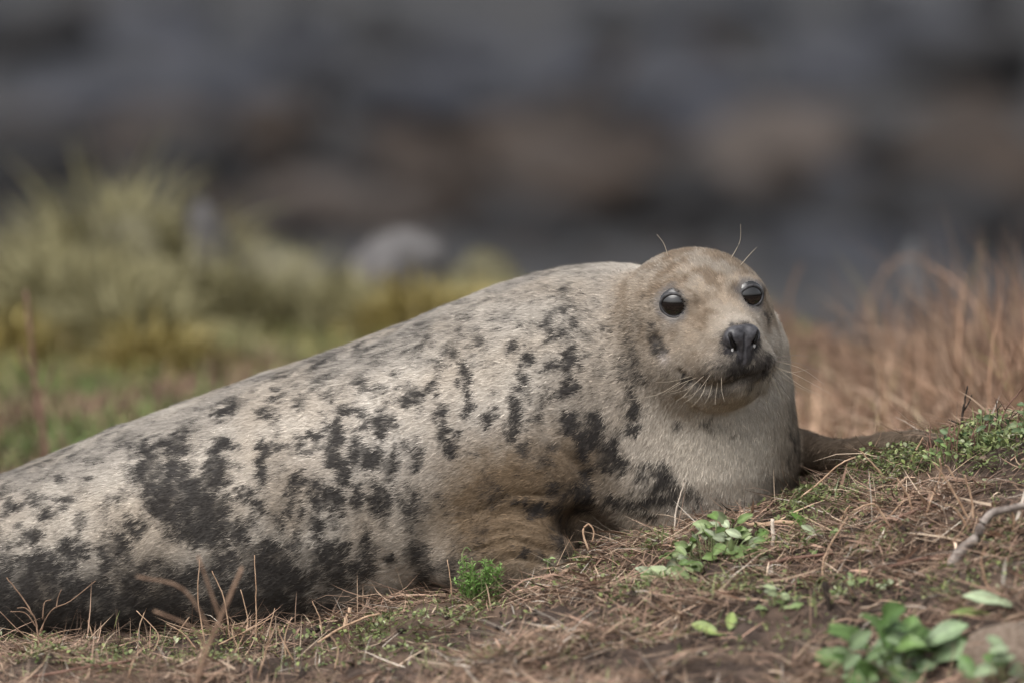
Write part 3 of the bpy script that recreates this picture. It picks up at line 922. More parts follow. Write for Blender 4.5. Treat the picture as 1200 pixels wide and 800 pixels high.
# --- whiskers
M['whisker'] = mat_noise('pale_whisker', (0.30, 0.25, 0.19), (0.42, 0.36, 0.28), 30, 0.4, 0.5, None)
M['whisker_dark'] = mat_noise('dark_whisker', (0.10, 0.08, 0.07), (0.2, 0.16, 0.14), 30, 0.4, 0.5, None)
def whisker(p0, p1, p2, dy, r=0.0007, mat='whisker'):
    a = trace(full_sdf, *p0)
    da = (a - CAM) @ FW
    q1 = CAM + pix_dir(*p1) * (da - dy * 0.6); q2 = CAM + pix_dir(*p2) * (da - dy)
    pts = curve_pts([a + HF * -0.002, q1, q2], 6)
    v_, q_, t_ = tube(pts, np.linspace(r, r * 0.35, len(pts)), 4)
    link('whisker', new_mesh('whisker', v_, t_, None, True, q_), M[mat], seal)
W = [((808, 446), (795, 456), (783, 459)), ((815, 449), (803, 462), (792, 470)), ((822, 449), (812, 464), (801, 472)), ((829, 447), (822, 463), (811, 476)),
     ((836, 447), (831, 463), (825, 474)), ((842, 446), (839, 462), (838, 474)), ((826, 440), (806, 455), (787, 461)), ((834, 438), (817, 458), (800, 466)),
     ((846, 440), (846, 458), (849, 470)), ((818, 442), (796, 450), (776, 463)), ((812, 440), (790, 446), (768, 448)), ((800, 446), (770, 462), (736, 468)), ((738, 467), (730, 470), (722, 467))]
for a, b_, c in W[:-1]:
    whisker(a, b_, c, 0.03, 0.00042)
W2 = [((904, 427), (925, 436), (948, 432)), ((906, 424), (930, 424), (962, 436)), ((905, 430), (925, 447), (952, 461)), ((903, 434), (918, 455), (932, 474)),
      ((901, 436), (912, 456), (918, 474)), ((907, 420), (930, 416), (952, 418)), ((905, 428), (935, 440), (975, 462)), ((899, 437), (906, 452), (908, 466)),
      ((906, 426), (936, 450), (968, 466)), ((896, 438), (902, 452), (901, 466)), ((907, 422), (940, 432), (966, 450))]
for i, (a, b_, c) in enumerate(W2):
    whisker(a, b_, c, -0.02, 0.00045, 'whisker' if i % 2 == 0 else 'whisker_dark')
for a, b_, c in (((784, 302), (778, 286), (770, 275)), ((857, 304), (867, 283), (868, 263)), ((868, 312), (879, 298), (887, 290))):
    whisker(a, b_, c, 0.0, 0.0006)

# ------------------------------------------------------------------ ground cover
def blades(base, az, elev, length, width, bend, cols, tipdark=1.0, nseg=3):
    """curved tapering blades; all arrays of N"""
    N = len(base)
    nv_ = nseg * 2 + 1
    V = np.empty((N, nv_, 3))
    hd = np.column_stack([np.cos(az), np.sin(az), np.zeros(N)])
    sd = np.column_stack([-np.sin(az), np.cos(az), np.zeros(N)])
    tw = rng.uniform(-1, 1, N)
    pos = base.copy(); el = elev.copy()
    for s in range(nseg + 1):
        wl = width * (1 - 0.75 * (s / nseg) ** 2) * 0.5
        sdv = sd * np.cos(tw)[:, None] + np.array([0, 0, 1.0]) * np.sin(tw)[:, None] * 0.7
        if s < nseg:
            V[:, 2 * s] = pos - sdv * wl[:, None]; V[:, 2 * s + 1] = pos + sdv * wl[:, None]
        else:
            V[:, 2 * s] = pos
        st = length / nseg
        pos = pos + (hd * np.cos(el)[:, None] + np.array([0, 0, 1.0]) * np.sin(el)[:, None]) * st[:, None]
        el = el + bend / nseg
    T = []
    for s in range(nseg - 1):
        T += [(2*s, 2*s+1, 2*s+3), (2*s, 2*s+3, 2*s+2)]
    s = nseg - 1
    T += [(2*s, 2*s+1, 2*s+2)]
    T = np.array(T)
    F = (np.arange(N) * nv_)[:, None, None] + T[None]
    C = np.repeat(cols[:, None, :], nv_, axis=1)
    return V.reshape(-1, 3), F.reshape(-1, 3), C.reshape(-1, 3)

def leaves(base, az, elev, length, width, cols):
    """small folded oval leaves, six triangles"""
    N = len(base)
    hd = np.column_stack([np.cos(az) * np.cos(elev), np.sin(az) * np.cos(elev), np.sin(elev)])
    sd = np.column_stack([-np.sin(az), np.cos(az), rng.uniform(-.4, .4, N)])
    up = np.cross(hd, sd)
    V = np.empty((N, 6, 3))
    L, Wd = length[:, None], width[:, None]
    V[:, 0] = base
    V[:, 1] = base + hd * L * 0.4 + sd * Wd * 0.5 + up * Wd * 0.14
    V[:, 2] = base + hd * L * 0.4 - sd * Wd * 0.5 + up * Wd * 0.14
    V[:, 3] = base + hd * L * 0.75 + sd * Wd * 0.36 + up * Wd * 0.06
    V[:, 4] = base + hd * L * 0.75 - sd * Wd * 0.36 + up * Wd * 0.06
    V[:, 5] = base + hd * L - up * L * 0.12
    T = np.array([(0, 1, 2), (1, 3, 4), (1, 4, 2), (3, 5, 4)])
    F = (np.arange(N) * 6)[:, None, None] + T[None]
    return V.reshape(-1, 3), F.reshape(-1, 3), np.repeat(cols[:, None, :], 6, axis=1).reshape(-1, 3)

def palette(N, cols, w, jit=0.18):
    c = np.array(cols)[rng.choice(len(cols), N, p=np.array(w) / np.sum(w))]
    return c * np.exp(rng.normal(0, jit, N))[:, None]

def on_ground(x, y, dz=0.0):
    return np.column_stack([x, y, height(x, y) + dz])

def inside_seal(p):
    return full_sdf(p) < 0.004

STRAW = [(0.33, 0.235, 0.165), (0.235, 0.158, 0.113), (0.47, 0.365, 0.27), (0.115, 0.077, 0.058), (0.30, 0.195, 0.142), (0.44, 0.39, 0.33)]
SW = [3, 4, 1.2, 2.5, 3, 0.8]
# green mask from places where the photograph shows it: pixel centre, sizes, weight
GP = [(1060, 555, 70, 28, 1), (1010, 560, 40, 18, .8), (960, 595, 40, 18, .9), (1000, 585, 50, 14, .8), (1150, 530, 70, 30, .8), (1190, 520, 40, 30, .7), (940, 610, 30, 14, .6),
      (690, 668, 50, 14, .5), (560, 725, 70, 18, .35), (470, 742, 60, 18, .45), (640, 690, 50, 16, .25), (390, 760, 60, 20, .2), (250, 765, 120, 20, .25), (30, 760, 40, 16, .3),
      (730, 690, 60, 20, .4), (760, 640, 40, 14, .4), (860, 690, 60, 20, .35), (930, 640, 60, 18, .4), (1020, 640, 60, 20, .3), (720, 740, 60, 20, .25), (980, 700, 80, 20, .3), (1100, 690, 60, 20, .3), (1170, 640, 40, 30, .3),
      (860, 745, 80, 14, .25), (520, 770, 100, 20, .2), (110, 775, 60, 14, .3)]
def greenness(p):
    PX, PY, DP = project(p)
    g_ = np.zeros(len(p))
    for a, b_, c, d_, e in GP:
        g_ = np.maximum(g_, e * np.exp(-((PX - a) / c) ** 2 - ((PY - b_) / d_) ** 2))
    return g_

def near_points(N, x0=-1.15, x1=1.15, y0=10.5, y1=12.6):
    return rng.uniform(x0, x1, N), rng.uniform(y0, y1, N)

# lying straw on the bank
N = 115000
x, y = near_points(N)
gp = on_ground(x, y, 0.004)
dens = fbm(np.column_stack([x, y]) * 7, 301, 3)
keep = (rng.random(N) < smooth(0.42, 0.60, dens) * 0.93 + 0.07)
gp = gp[keep]; n_ = len(gp)
ok = ~inside_seal(gp + np.array([0, 0, 0.004])); gp = gp[ok]; n_ = len(gp)
az = np.where(rng.random(n_) < 0.65, rng.normal(0.15, 0.55, n_) + math.pi * (rng.random(n_) < 0.5), rng.uniform(0, 6.283, n_))
elev = np.abs(rng.normal(0.05, 0.20, n_))
L = rng.gamma(3.0, 0.015, n_).clip(0.012, 0.14)
ends = gp + np.column_stack([np.cos(az) * L, np.sin(az) * L, np.sin(elev) * L])
ends[:, 2] = np.maximum(ends[:, 2], height(ends[:, 0], ends[:, 1]) + 0.004)
elev = np.arcsin(np.clip((ends[:, 2] - gp[:, 2]) / L, -0.6, 0.9)) + np.abs(rng.normal(0, 0.1, n_))
ok = ~inside_seal(ends); 
gp, az, elev, L = gp[ok], az[ok], elev[ok], L[ok]; n_ = len(gp)
V, F, C = blades(gp, az, elev, L, np.where(rng.random(n_) < 0.07, rng.uniform(0.004, 0.008, n_), rng.uniform(0.0009, 0.0028, n_)), rng.normal(-0.2, 0.6, n_), palette(n_, STRAW, SW, 0.28))
s = link('dead_grass', new_mesh('dead_grass', V, F, C), M['straw'])
tag(s, 'tangled brown dead grass and straw covering the near bank', 'dead grass', kind='stuff')

# crumbs and clods of dark earth
N = 5200
x, y = near_points(N, -1.1, 1.1, 10.7, 12.3)
gp = on_ground(x, y, 0.0)
ok = ~inside_seal(gp + np.array([0, 0, 0.01])); gp = gp[ok]; n_ = len(gp)
oct_ = np.array([(1, 0, 0), (-1, 0, 0), (0, 1, 0), (0, -1, 0), (0, 0, 1), (0, 0, -1)], float)
of_ = np.array([(0, 2, 4), (2, 1, 4), (1, 3, 4), (3, 0, 4), (2, 0, 5), (1, 2, 5), (3, 1, 5), (0, 3, 5)])
sz = rng.gamma(2.0, 0.0022, n_).clip(0.0015, 0.012)
V = gp[:, None, :] + oct_[None] * sz[:, None, None] * rng.uniform(0.5, 1.3, (n_, 6, 1)) + rng.normal(0, 0.15, (n_, 6, 3)) * sz[:, None, None]
F = (np.arange(n_) * 6)[:, None, None] + of_[None]
C = np.repeat(palette(n_, [(0.06, 0.043, 0.034), (0.10, 0.07, 0.055), (0.035, 0.026, 0.022), (0.16, 0.115, 0.09)], [3, 2, 2, 1], 0.2)[:, None], 6, axis=1)
s = link('soil_crumbs', new_mesh('soil_crumbs', V.reshape(-1, 3), F.reshape(-1, 3), C.reshape(-1, 3), False), M['soil'])
tag(s, 'dark crumbs and small clods of earth lying between the straw', 'soil', kind='stuff')

# upright wispy dry blades
N = 5200
x, y = near_points(N, -1.1, 1.1, 10.7, 12.5)
gp = on_ground(x, y, 0.0)
PXn, PYn, _ = project(gp)
ok = ~inside_seal(gp + np.array([0, 0, 0.02])) & (rng.random(N) < 0.25 + 0.75 * smooth(480, 300, PXn))
gp = gp[ok]; n_ = len(gp)
V, F, C = blades(gp, rng.uniform(0, 6.283, n_), rng.uniform(0.7, 1.5, n_), rng.gamma(4, 0.010, n_).clip(0.012, 0.10), rng.uniform(0.0010, 0.0022, n_), rng.normal(-0.5, 0.6, n_), palette(n_, STRAW, SW, 0.22), nseg=4)
s = link('upright_dry_grass', new_mesh('upright_dry_grass', V, F, C), M['straw'])
tag(s, 'wispy upright dry grass blades standing among the straw', 'dry grass', kind='stuff')

# small green ground cover
N = 250000
x, y = near_points(N, -1.1, 1.1, 10.6, 12.55)
gp = on_ground(x, y, 0.0)
gr = greenness(gp)
pn = fbm(gp[:, :2] * 14, 331, 3)
ok = (rng.random(N) < np.clip(gr * smooth(0.34, 0.5, pn) * 0.95 + 0.02 * smooth(0.55, 0.7, pn), 0, 1))
gp, gr = gp[ok], gr[ok]
gp[:, 2] += rng.uniform(0.002, 0.022, len(gp)) * (0.4 + gr)
ok = ~inside_seal(gp); gp = gp[ok]; n_ = len(gp)
GREEN = [(0.19, 0.225, 0.08), (0.12, 0.155, 0.055), (0.26, 0.29, 0.13), (0.08, 0.105, 0.042), (0.32, 0.345, 0.21)]
V, F, C = leaves(gp, rng.uniform(0, 6.283, n_), rng.uniform(-0.1, 1.0, n_), rng.uniform(0.005, 0.013, n_), rng.uniform(0.003, 0.007, n_), palette(n_, GREEN, [3, 3, 2, 1.5, .7], 0.22))
s = link('ground_cover', new_mesh('ground_cover', V, F, C), M['leaf'])
tag(s, 'patches of tiny bright green leaves creeping over the straw', 'ground cover', kind='stuff')
# fine green grass shoots
N = 26000
x, y = near_points(N, -1.1, 1.1, 10.6, 12.5)
gp = on_ground(x, y, 0.0)
gr = greenness(gp)
ok = (rng.random(N) < gr * 0.45 + 0.03) & ~inside_seal(gp + np.array([0, 0, 0.02])); gp = gp[ok]; n_ = len(gp)
V, F, C = blades(gp, rng.uniform(0, 6.283, n_), rng.uniform(0.5, 1.5, n_), rng.uniform(0.012, 0.045, n_), rng.uniform(0.0012, 0.0026, n_), rng.normal(-0.6, 0.6, n_), palette(n_, GREEN, [3, 2, 2, 1, .5], 0.2))
s = link('green_grass', new_mesh('green_grass', V, F, C), M['leaf'])
tag(s, 'short fresh green grass shoots growing through the straw', 'grass', kind='stuff')

# turf behind the seal, soft with distance
N = 90000
x = rng.uniform(-2.2, 2.2, N); y = rng.uniform(12.7, 18.6, N)
gp = on_ground(x, y, 0.0)
pn = fbm(np.column_stack([x * 2.2, y * 1.3]), 351, 3)
right = smooth(0.25, 0.6, x)
isgreen = rng.random(N) < np.clip(smooth(0.53, 0.63, pn) * (0.75 - 0.65 * right) + 0.03, 0, 1)
cb = palette(N, [(0.22, 0.14, 0.095), (0.15, 0.095, 0.068), (0.29, 0.20, 0.135), (0.09, 0.058, 0.043)], [3, 3, 1.5, 2], 0.2)
cg = palette(N, [(0.13, 0.185, 0.06), (0.09, 0.125, 0.045), (0.19, 0.225, 0.085), (0.19, 0.17, 0.08)], [3, 2, 2, 1], 0.2)
cc = np.where(isgreen[:, None], cg, cb)
far = smooth(15.5, 17.0, y) * (1 - right)
olive = palette(N, [(0.20, 0.19, 0.08), (0.27, 0.22, 0.07), (0.15, 0.145, 0.07)], [3, 1.2, 2], 0.2)
cc = np.where((rng.random(N) < far * 0.8)[:, None], olive, cc)
ok = ~inside_seal(gp + np.array([0, 0, 0.01]))
gp, cc, rr_ = gp[ok], cc[ok], right[ok]; n_ = len(gp)
V, F, C = blades(gp, rng.uniform(0, 6.283, n_), rng.uniform(0.2, 1.4, n_), rng.uniform(0.03, 0.09, n_) , rng.uniform(0.004, 0.009, n_), rng.normal(-0.6, 0.6, n_), cc)
s = link('turf', new_mesh('turf', V, F, C), M['straw'])
tag(s, 'mixed green and brown turf out of focus behind the seal', 'turf', kind='stuff')

# red brown dead grass thicket on the right
N = 19000
x = rng.uniform(0.40, 1.55, N); y = rng.uniform(13.1, 15.0, N)
top = (0.15 + 0.20 * smooth(0.42, 0.82, x * 12 / y)) * (0.55 + 0.9 * fbm(np.column_stack([x, y]) * 4.0, 391, 2)) + 0.05 * rng.standard_normal(N)
gp = on_ground(x, y, 0.0)
cl = fbm(np.column_stack([x, y]) * 5.5, 371, 3)
ok = rng.random(N) < smooth(0.42, 0.58, cl) * (0.45 + 0.55 * smooth(0.5, 0.85, x)); gp, top, cl = gp[ok], top[ok], cl[ok]; n_ = len(gp)
tone = np.exp(0.9 * (fbm(gp[:, :2] * 9, 377, 2) - 0.5) * 2)
V, F, C = blades(gp, rng.uniform(0, 6.283, n_), rng.uniform(0.6, 1.5, n_), (top * rng.uniform(0.6, 1.25, n_)).clip(0.06, 0.46), rng.uniform(0.002, 0.006, n_), rng.normal(-0.8, 0.8, n_),
                 palette(n_, [(0.28, 0.175, 0.115), (0.19, 0.115, 0.078), (0.40, 0.28, 0.195), (0.09, 0.056, 0.041), (0.25, 0.21, 0.10)], [3, 2.5, 2.2, 1.8, .5], 0.22) * tone[:, None], nseg=5)
s = link('dead_grass_thicket', new_mesh('dead_grass_thicket', V, F, C), M['straw'])
tag(s, 'tall reddish brown dead grass thicket out of focus beyond the mound', 'dead grass', kind='stuff')

N = 1600
x = rng.uniform(0.42, 1.5, N); y = rng.uniform(13.1, 14.9, N)
gp = on_ground(x, y, 0.0)
V, F, C = blades(gp, rng.uniform(0, 6.283, N), rng.uniform(0.9, 1.5, N), (0.15 + 0.17 * smooth(0.45, 0.85, x)) * rng.uniform(0.45, 1.05, N), rng.uniform(0.003, 0.007, N), rng.normal(-1.4, 0.8, N),
                 palette(N, [(0.46, 0.33, 0.24), (0.37, 0.25, 0.175), (0.42, 0.33, 0.23)], [2, 2, 1], 0.15), nseg=6)
s = link('pale_dead_grass', new_mesh('pale_dead_grass', V, F, C), M['straw'])
tag(s, 'pale wispy dead grass strands arching through the reddish thicket', 'dead grass', kind='stuff')

# ------------------------------------------------------------------ hero plants, twigs and stones
def leaf_mesh(base, d, up, L, Wd, c, curl=0.2, nseg=7, fold=0.25):
    d = unit(np.asarray(d, float)); up = np.asarray(up, float)
    s = unit(np.cross(d, up)); up = np.cross(s, d)
    V, Cc = [], []
    for i in range(nseg + 1):
        t = i / nseg
        w = Wd * 0.5 * (math.sin(math.pi * min(1, t * 0.93 + 0.03)) ** 0.75) * (1.0 - 0.25 * t)
        ctr = base + d * L * t * (1 - 0.15 * curl * t) + up * L * (0.25 * t - curl * t * t)
        wob = 0.06 * Wd * math.sin(t * 9 + L * 400)
        V += [ctr - s * w + up * (fold * w + wob), ctr - s * w * 0.5 + up * fold * w * 0.35, ctr, ctr + s * w * 0.5 + up * fold * w * 0.35, ctr + s * w + up * (fold * w - wob)]
        k = 0.9 + 0.2 * t
        Cc += [np.array(c) * k, np.array(c) * k, np.array(c) * 1.35, np.array(c) * k, np.array(c) * k]
    Q = []
    for i in range(nseg):
        for j in range(4):
            a = i * 5 + j
            Q.append((a, a + 1, a + 6, a + 5))
    # underside 0.4 mm below gives the blade its thickness
    n0 = len(V)
    V2 = [v - up * 0.0004 for v in V]
    Q2 = [(q[3] + n0, q[2] + n0, q[1] + n0, q[0] + n0) for q in Q]
    return new_mesh('leaf', np.array(V + V2), None, np.array(Cc + Cc), True, Q + Q2)

def stem_obj(name, pts, r0, r1, mat, parent=None, sides=6):
    rad = np.linspace(r0, r1, len(pts))
    v_, q_, t_ = tube(pts, rad, sides)
    return link(name, new_mesh(name, v_, t_, None, True, q_), M[mat], parent)

PALE = [(0.28, 0.33, 0.18), (0.21, 0.27, 0.12), (0.16, 0.23, 0.08), (0.11, 0.18, 0.05), (0.34, 0.39, 0.25)]
M['stem'] = mat_noise('green_stem', (0.10, 0.13, 0.05), (0.2, 0.22, 0.1), 60, 0.6, 0.3, None)

def leafy_plant(px, py, spread, n, Lr, cols, label, cat, dy=0.0, tall=0.04, ellip=(1, 0.6), spots=None):
    g0 = ground_hit(px, py)
    while g0[1] > 12.5:
        py += 3
        g0 = ground_hit(px, py)
    root = empty('leafy_plant', g0)
    tag(root, label, cat)
    rr = random.Random(int(px * 7 + py))
    for i in range(n):
        if spots:
            lx, ly, ll = spots[i % len(spots)]
            b0 = ground_hit(lx, ly) + np.array([0, -0.006, 0.006 + rr.uniform(0, 0.012)])
            L_ = ll * KPX * 12
        else:
            a = rr.uniform(0, 6.283); q = math.sqrt(rr.random()) * spread
            xx, yy = g0[0] + math.cos(a) * q * ellip[0], g0[1] + math.sin(a) * q * ellip[1]
            b0 = np.array([xx, yy, float(height(np.array([xx]), np.array([yy]))[0]) + rr.uniform(0.01, tall) * (1.2 - q / spread)])
            L_ = rr.uniform(*Lr)
        a = rr.uniform(0, 6.283)
        d = np.array([math.cos(a), math.sin(a) * 0.8, rr.uniform(-0.15, 0.75)])
        c = np.array(cols[rr.randrange(len(cols))]) * rr.uniform(0.8, 1.15)
        up = np.array([rr.uniform(-.6, .6), -0.9 + rr.uniform(-.6, .6), 0.75])
        lf = link('leaf', leaf_mesh(b0, d, up, L_, L_ * rr.uniform(0.45, 0.72), c, rr.uniform(0.1, 0.45)), M['bigleaf'], root)
        foot = g0 * 0.35 + b0 * 0.65
        foot[2] = float(height(np.array([foot[0]]), np.array([foot[1]]))[0]) - 0.003
        st = stem_obj('stem', curve_pts([foot, (foot + b0) / 2 + np.array([0, 0, 0.006]), b0 + d * 0.002], 3), 0.0012, 0.0009, 'stem', root, 5)
    return root

leafy_plant(832, 660, 0.085, 95, (0.018, 0.036), PALE, 'clump of pale green oval leaves in front of the seal\'s chest', 'plant', tall=0.055, ellip=(1.0, 0.9))
leafy_plant(1040, 792, 0.085, 46, (0.035, 0.07), [(0.10, 0.17, 0.05), (0.13, 0.21, 0.065), (0.075, 0.135, 0.04), (0.19, 0.26, 0.14)], 'larger clump of fresh green broad leaves beside the brown stone', 'plant', tall=0.10, ellip=(1.0, 0.7))
leafy_plant(1165, 800, 0.05, 12, (0.03, 0.05), [(0.10, 0.18, 0.05), (0.22, 0.28, 0.16)], 'small clump of rounded green leaves at the foot of the brown stone', 'plant', tall=0.06)
leafy_plant(905, 712, 0.03, 12, (0.014, 0.026), PALE[:3] + [PALE[4]], 'small sprig of whitish green leaves below the dark wooden stub', 'plant', tall=0.025, ellip=(1.3, .6))
leafy_plant(960, 640, 0.03, 9, (0.014, 0.028), PALE, 'little pale leaves beside the thick straw stem', 'plant', tall=0.02, ellip=(1.5, .5))
leafy_plant(640, 672, 0.03, 7, (0.010, 0.016), PALE[1:4], 'few tiny green leaves in the straw by the near flipper', 'plant', tall=0.02, ellip=(1.6, .5))
leafy_plant(1005, 690, 0.04, 8, (0.012, 0.02), PALE[1:], 'scattered tiny leaves right of the dark wooden stub', 'plant', tall=0.02, ellip=(1.6, .5))
WEED = [(0.10, 0.15, 0.06), (0.14, 0.20, 0.075), (0.07, 0.11, 0.045), (0.20, 0.25, 0.12)]
leafy_plant(1152, 530, 0.05, 34, (0.010, 0.020), WEED, 'bushy dark green weed around the thick reddish stem', 'plant', tall=0.06, ellip=(1.2, .6))
leafy_plant(1192, 516, 0.05, 30, (0.010, 0.020), WEED, 'dark green weed under the thin leaning stem', 'plant', tall=0.06, ellip=(1.2, .6))
leafy_plant(1108, 540, 0.035, 20, (0.008, 0.015), PALE[1:4], 'fresh small leaved weed beside the tip of the far flipper', 'plant', tall=0.035, ellip=(1.4, .6))
leafy_plant(855, 742, 0.025, 3, (0.03, 0.045), [(0.26, 0.33, 0.11)], 'yellowish green leaves lying in bare straw', 'plant', tall=0.02)

# one broad leaf lying by the stone
def lone_leaf(pxa, pya, pxb, pyb, wd, c, label, lift=0.014):
    a = ground_hit(pxa, pya); 
    b_ = CAM + pix_dir(pxb, pyb) * (((a - CAM) @ FW))
    a = a + np.array([0, -0.004, 0.004]); b_ = b_ + np.array([0, -0.01, lift])
    L_ = np.linalg.norm(b_ - a)
    o = link('fallen_leaf', leaf_mesh(a, b_ - a, np.array([0, -0.55, 0.8]), L_, wd, c, 0.15), M['bigleaf'])
    return tag(o, label, 'leaf')
lone_leaf(1186, 712, 1124, 713, 0.030, (0.36, 0.43, 0.27), 'single broad whitish green leaf above the brown stone')
lone_leaf(1160, 722, 1110, 728, 0.018, (0.18, 0.25, 0.07), 'narrow green leaf under the broad whitish leaf', 0.008)
lone_leaf(945, 622, 925, 612, 0.02, (0.13, 0.24, 0.05), 'single fresh green leaf lying on the straw near the chest')

# feathery bright plant beside the near flipper
g0 = ground_hit(566, 706)
root = empty('feathery_plant', g0)
tag(root, 'bushy feathery bright green plant below the near flipper', 'plant')
VV, FF, CC, off = [], [], [], 0
for i in range(34):
    a = rng.uniform(0, 6.283); q = math.sqrt(rng.random()) * 0.030
    b0 = g0 + np.array([math.cos(a) * q, math.sin(a) * q * 0.8 - 0.012, -0.003])
    tip = b0 + np.array([math.cos(a) * q * 0.35 + rng.normal(0, 0.006), math.sin(a) * q * 0.3, rng.uniform(0.040, 0.078)])
    pts = curve_pts([b0, (b0 + tip) / 2 + rng.normal(0, 0.003, 3), tip], 5)
    stem_obj('stem', pts, 0.0009, 0.0005, 'stem', root, 4)
    nl = 42
    t = rng.random(nl) ** 0.8
    base = np.array([pts[min(int(k * (len(pts) - 1)), len(pts) - 1)] for k in t])
    V, F, C = leaves(base, rng.uniform(0, 6.283, nl), rng.uniform(-0.2, 0.9, nl), rng.uniform(0.005, 0.012, nl), rng.uniform(0.0018, 0.004, nl),
                     palette(nl, [(0.17, 0.31, 0.08), (0.23, 0.37, 0.11), (0.11, 0.21, 0.05)], [3, 2, 1.2], 0.18))
    VV.append(V); FF.append(F + off); CC.append(C); off += len(V)
s = link('foliage', new_mesh('foliage', np.concatenate(VV), np.concatenate(FF), np.concatenate(CC)), M['leaf'], root); s['kind'] = 'stuff'
b0 = ground_hit(548, 705)
pts = curve_pts([b0, CAM + pix_dir(545, 668) * ((b0 - CAM) @ FW), CAM + pix_dir(541, 652) * ((b0 - CAM) @ FW), CAM + pix_dir(546, 641) * ((b0 - CAM) @ FW), CAM + pix_dir(552, 645) * ((b0 - CAM) @ FW)], 5)
stem_obj('curled_stem', pts, 0.0013, 0.001, 'stem', root, 5)

# stalks and twigs: pixel polylines; depth from where the foot meets the ground
def stalk(name, poly, r0, r1, mat, label, cat, group=None, dy=0.0, branches=(), lean=0.0, foot=None):
    fx, fy = foot or poly[0]
    g0 = ground_hit(fx, fy)
    while g0[1] > 12.5 and fy < 800:      # the ray slipped over the crest: take the crest itself
        fy += 3
        g0 = ground_hit(fx, fy)
    poly = [(fx, fy)] + list(poly[1:]) if foot is None else poly
    dep = (g0 - CAM) @ FW + dy
    pts = [CAM + pix_dir(*q) * (dep + lean * i) for i, q in enumerate(poly)]
    pts[0] = pts[0] - np.array([0, 0, 0.006])
    for i in range(1, len(pts)):      # lying stalks ride over the ground instead of diving into it
        hh = float(height(np.array([pts[i][0]]), np.array([pts[i][1]]))[0]) + r0
        if pts[i][2] < hh: pts[i][2] = hh
    cp = curve_pts(pts, 5) if len(pts) > 2 else np.linspace(pts[0], pts[1], 6)
    cp = cp + np.array([0, 0, 1]) * 0
    jit = rng.normal(0, min(r0 * 0.2, 0.0006), cp.shape); jit[0] = 0
    if not branches:
        o = stem_obj(name, cp + jit, r0, r1, mat)
    else:
        o = empty(name, g0)
        stem_obj('stem', cp + jit, r0, r1, mat, o)
        for bp in branches:
            q = [CAM + pix_dir(*z) * (dep + lean * 1.0) for z in bp]
            stem_obj('branch', curve_pts(q, 5) if len(q) > 2 else np.linspace(q[0], q[1], 5), r0 * 0.6, r1 * 0.8, mat, o, 5)
    return tag(o, label, cat, group)

stalk('bare_branch', [(1112, 664), (1126, 645), (1142, 632), (1152, 612), (1166, 600), (1190, 594), (1215, 590)], 0.0095, 0.005, 'wood', 'thick bent grey branch lying on the mound', 'branch', dy=-0.01)
stalk('wooden_stub', [(971, 716), (969, 700), (966, 682)], 0.0062, 0.0055, 'darkwood', 'short dark upright wooden stub in the straw', 'stub')
stalk('straw_stem', [(870, 609), (895, 614), (920, 628), (945, 640)], 0.0042, 0.0036, 'drystalk', 'thick pale straw stem lying beside the leafy clump', 'straw', dy=-0.02)
stalk('dry_stalk', [(790, 622), (792, 600), (797, 580), (803, 562)], 0.0016, 0.0009, 'palestalk', 'single pale stalk standing upright before the seal\'s chest', 'stalk', dy=-0.03)
stalk('dry_stalk', [(906, 645), (906, 628), (905, 608)], 0.0036, 0.003, 'palestalk', 'short stubby whitish stalk next to the thick straw stem', 'stalk')
stalk('dry_stalk', [(963, 682), (964, 662), (968, 648), (985, 618), (994, 604)], 0.0017, 0.0009, 'drystalk', 'bent tan stalk rising above the dark wooden stub', 'stalk')
G_ = 'long dry stalks poking out of the mound'
for poly in ([(1040, 560), (1025, 545), (1008, 528)], [(1062, 548), (1072, 530), (1082, 512)], [(1140, 612), (1120, 580), (1105, 556), (1094, 542)], [(1141, 608), (1138, 580), (1130, 556)],
             [(1085, 600), (1095, 575), (1103, 552), (1101, 536)], [(1070, 598), (1064, 580), (1051, 560)], [(1136, 618), (1126, 604), (1118, 594)], [(1187, 618), (1188, 605), (1184, 596)], [(1122, 562), (1113, 550), (1107, 544)],
             [(1045, 616), (1030, 596), (1020, 590), (1000, 598)], [(980, 618), (990, 600), (996, 592)], [(1010, 616), (1040, 606), (1060, 585)], [(1160, 690), (1150, 660), (1155, 640)]):
    stalk('dry_stalk', poly, 0.0020, 0.0011, 'drystalk', 'long dry tan stalk poking out of the leafy mound', 'stalk', G_, dy=-0.015, lean=-0.006)
stalk('dry_stalk', [(938, 578), (960, 565), (978, 548), (990, 540), (1003, 535)], 0.0017, 0.001, 'drystalk', 'thin arching stalk leaning in front of the far flipper', 'stalk', dy=-0.04, foot=(938, 590))
for poly, lb in (([(1018, 620), (1060, 602), (1100, 590)], 'long grey brown twig lying across the mound below the green patch'), ([(1040, 660), (1080, 655), (1140, 662)], 'dark brown twig lying below the grey branch'),
             ([(900, 655), (940, 660), (985, 668)], 'brown twig lying just above the dark wooden stub'), ([(930, 690), (990, 705), (1040, 720)], 'brown twig lying under the dark wooden stub')):
    stalk('lying_twig', poly, 0.0034, 0.002, 'redwood', lb, 'twig', dy=-0.02)
stalk('dry_weed', [(1124, 506), (1128, 485), (1131, 468), (1134, 452)], 0.0026, 0.0014, 'darkwood', 'dark branched stem standing on the crest of the mound', 'stem', branches=[[(1128, 498), (1118, 494), (1111, 491)], [(1130, 480), (1136, 470), (1139, 462)], [(1127, 495), (1136, 500), (1143, 504)]])
stalk('dry_weed', [(1155, 528), (1157, 508), (1159, 488)], 0.0034, 0.0024, 'redwood', 'short thick reddish stem on the leafy mound', 'stem')
stalk('dry_weed', [(1170, 500), (1178, 480), (1192, 462), (1198, 455)], 0.0014, 0.001, 'redwood', 'thin leaning reddish stem at the top of the mound', 'stem', branches=[[(1178, 480), (1172, 470), (1165, 466)]])

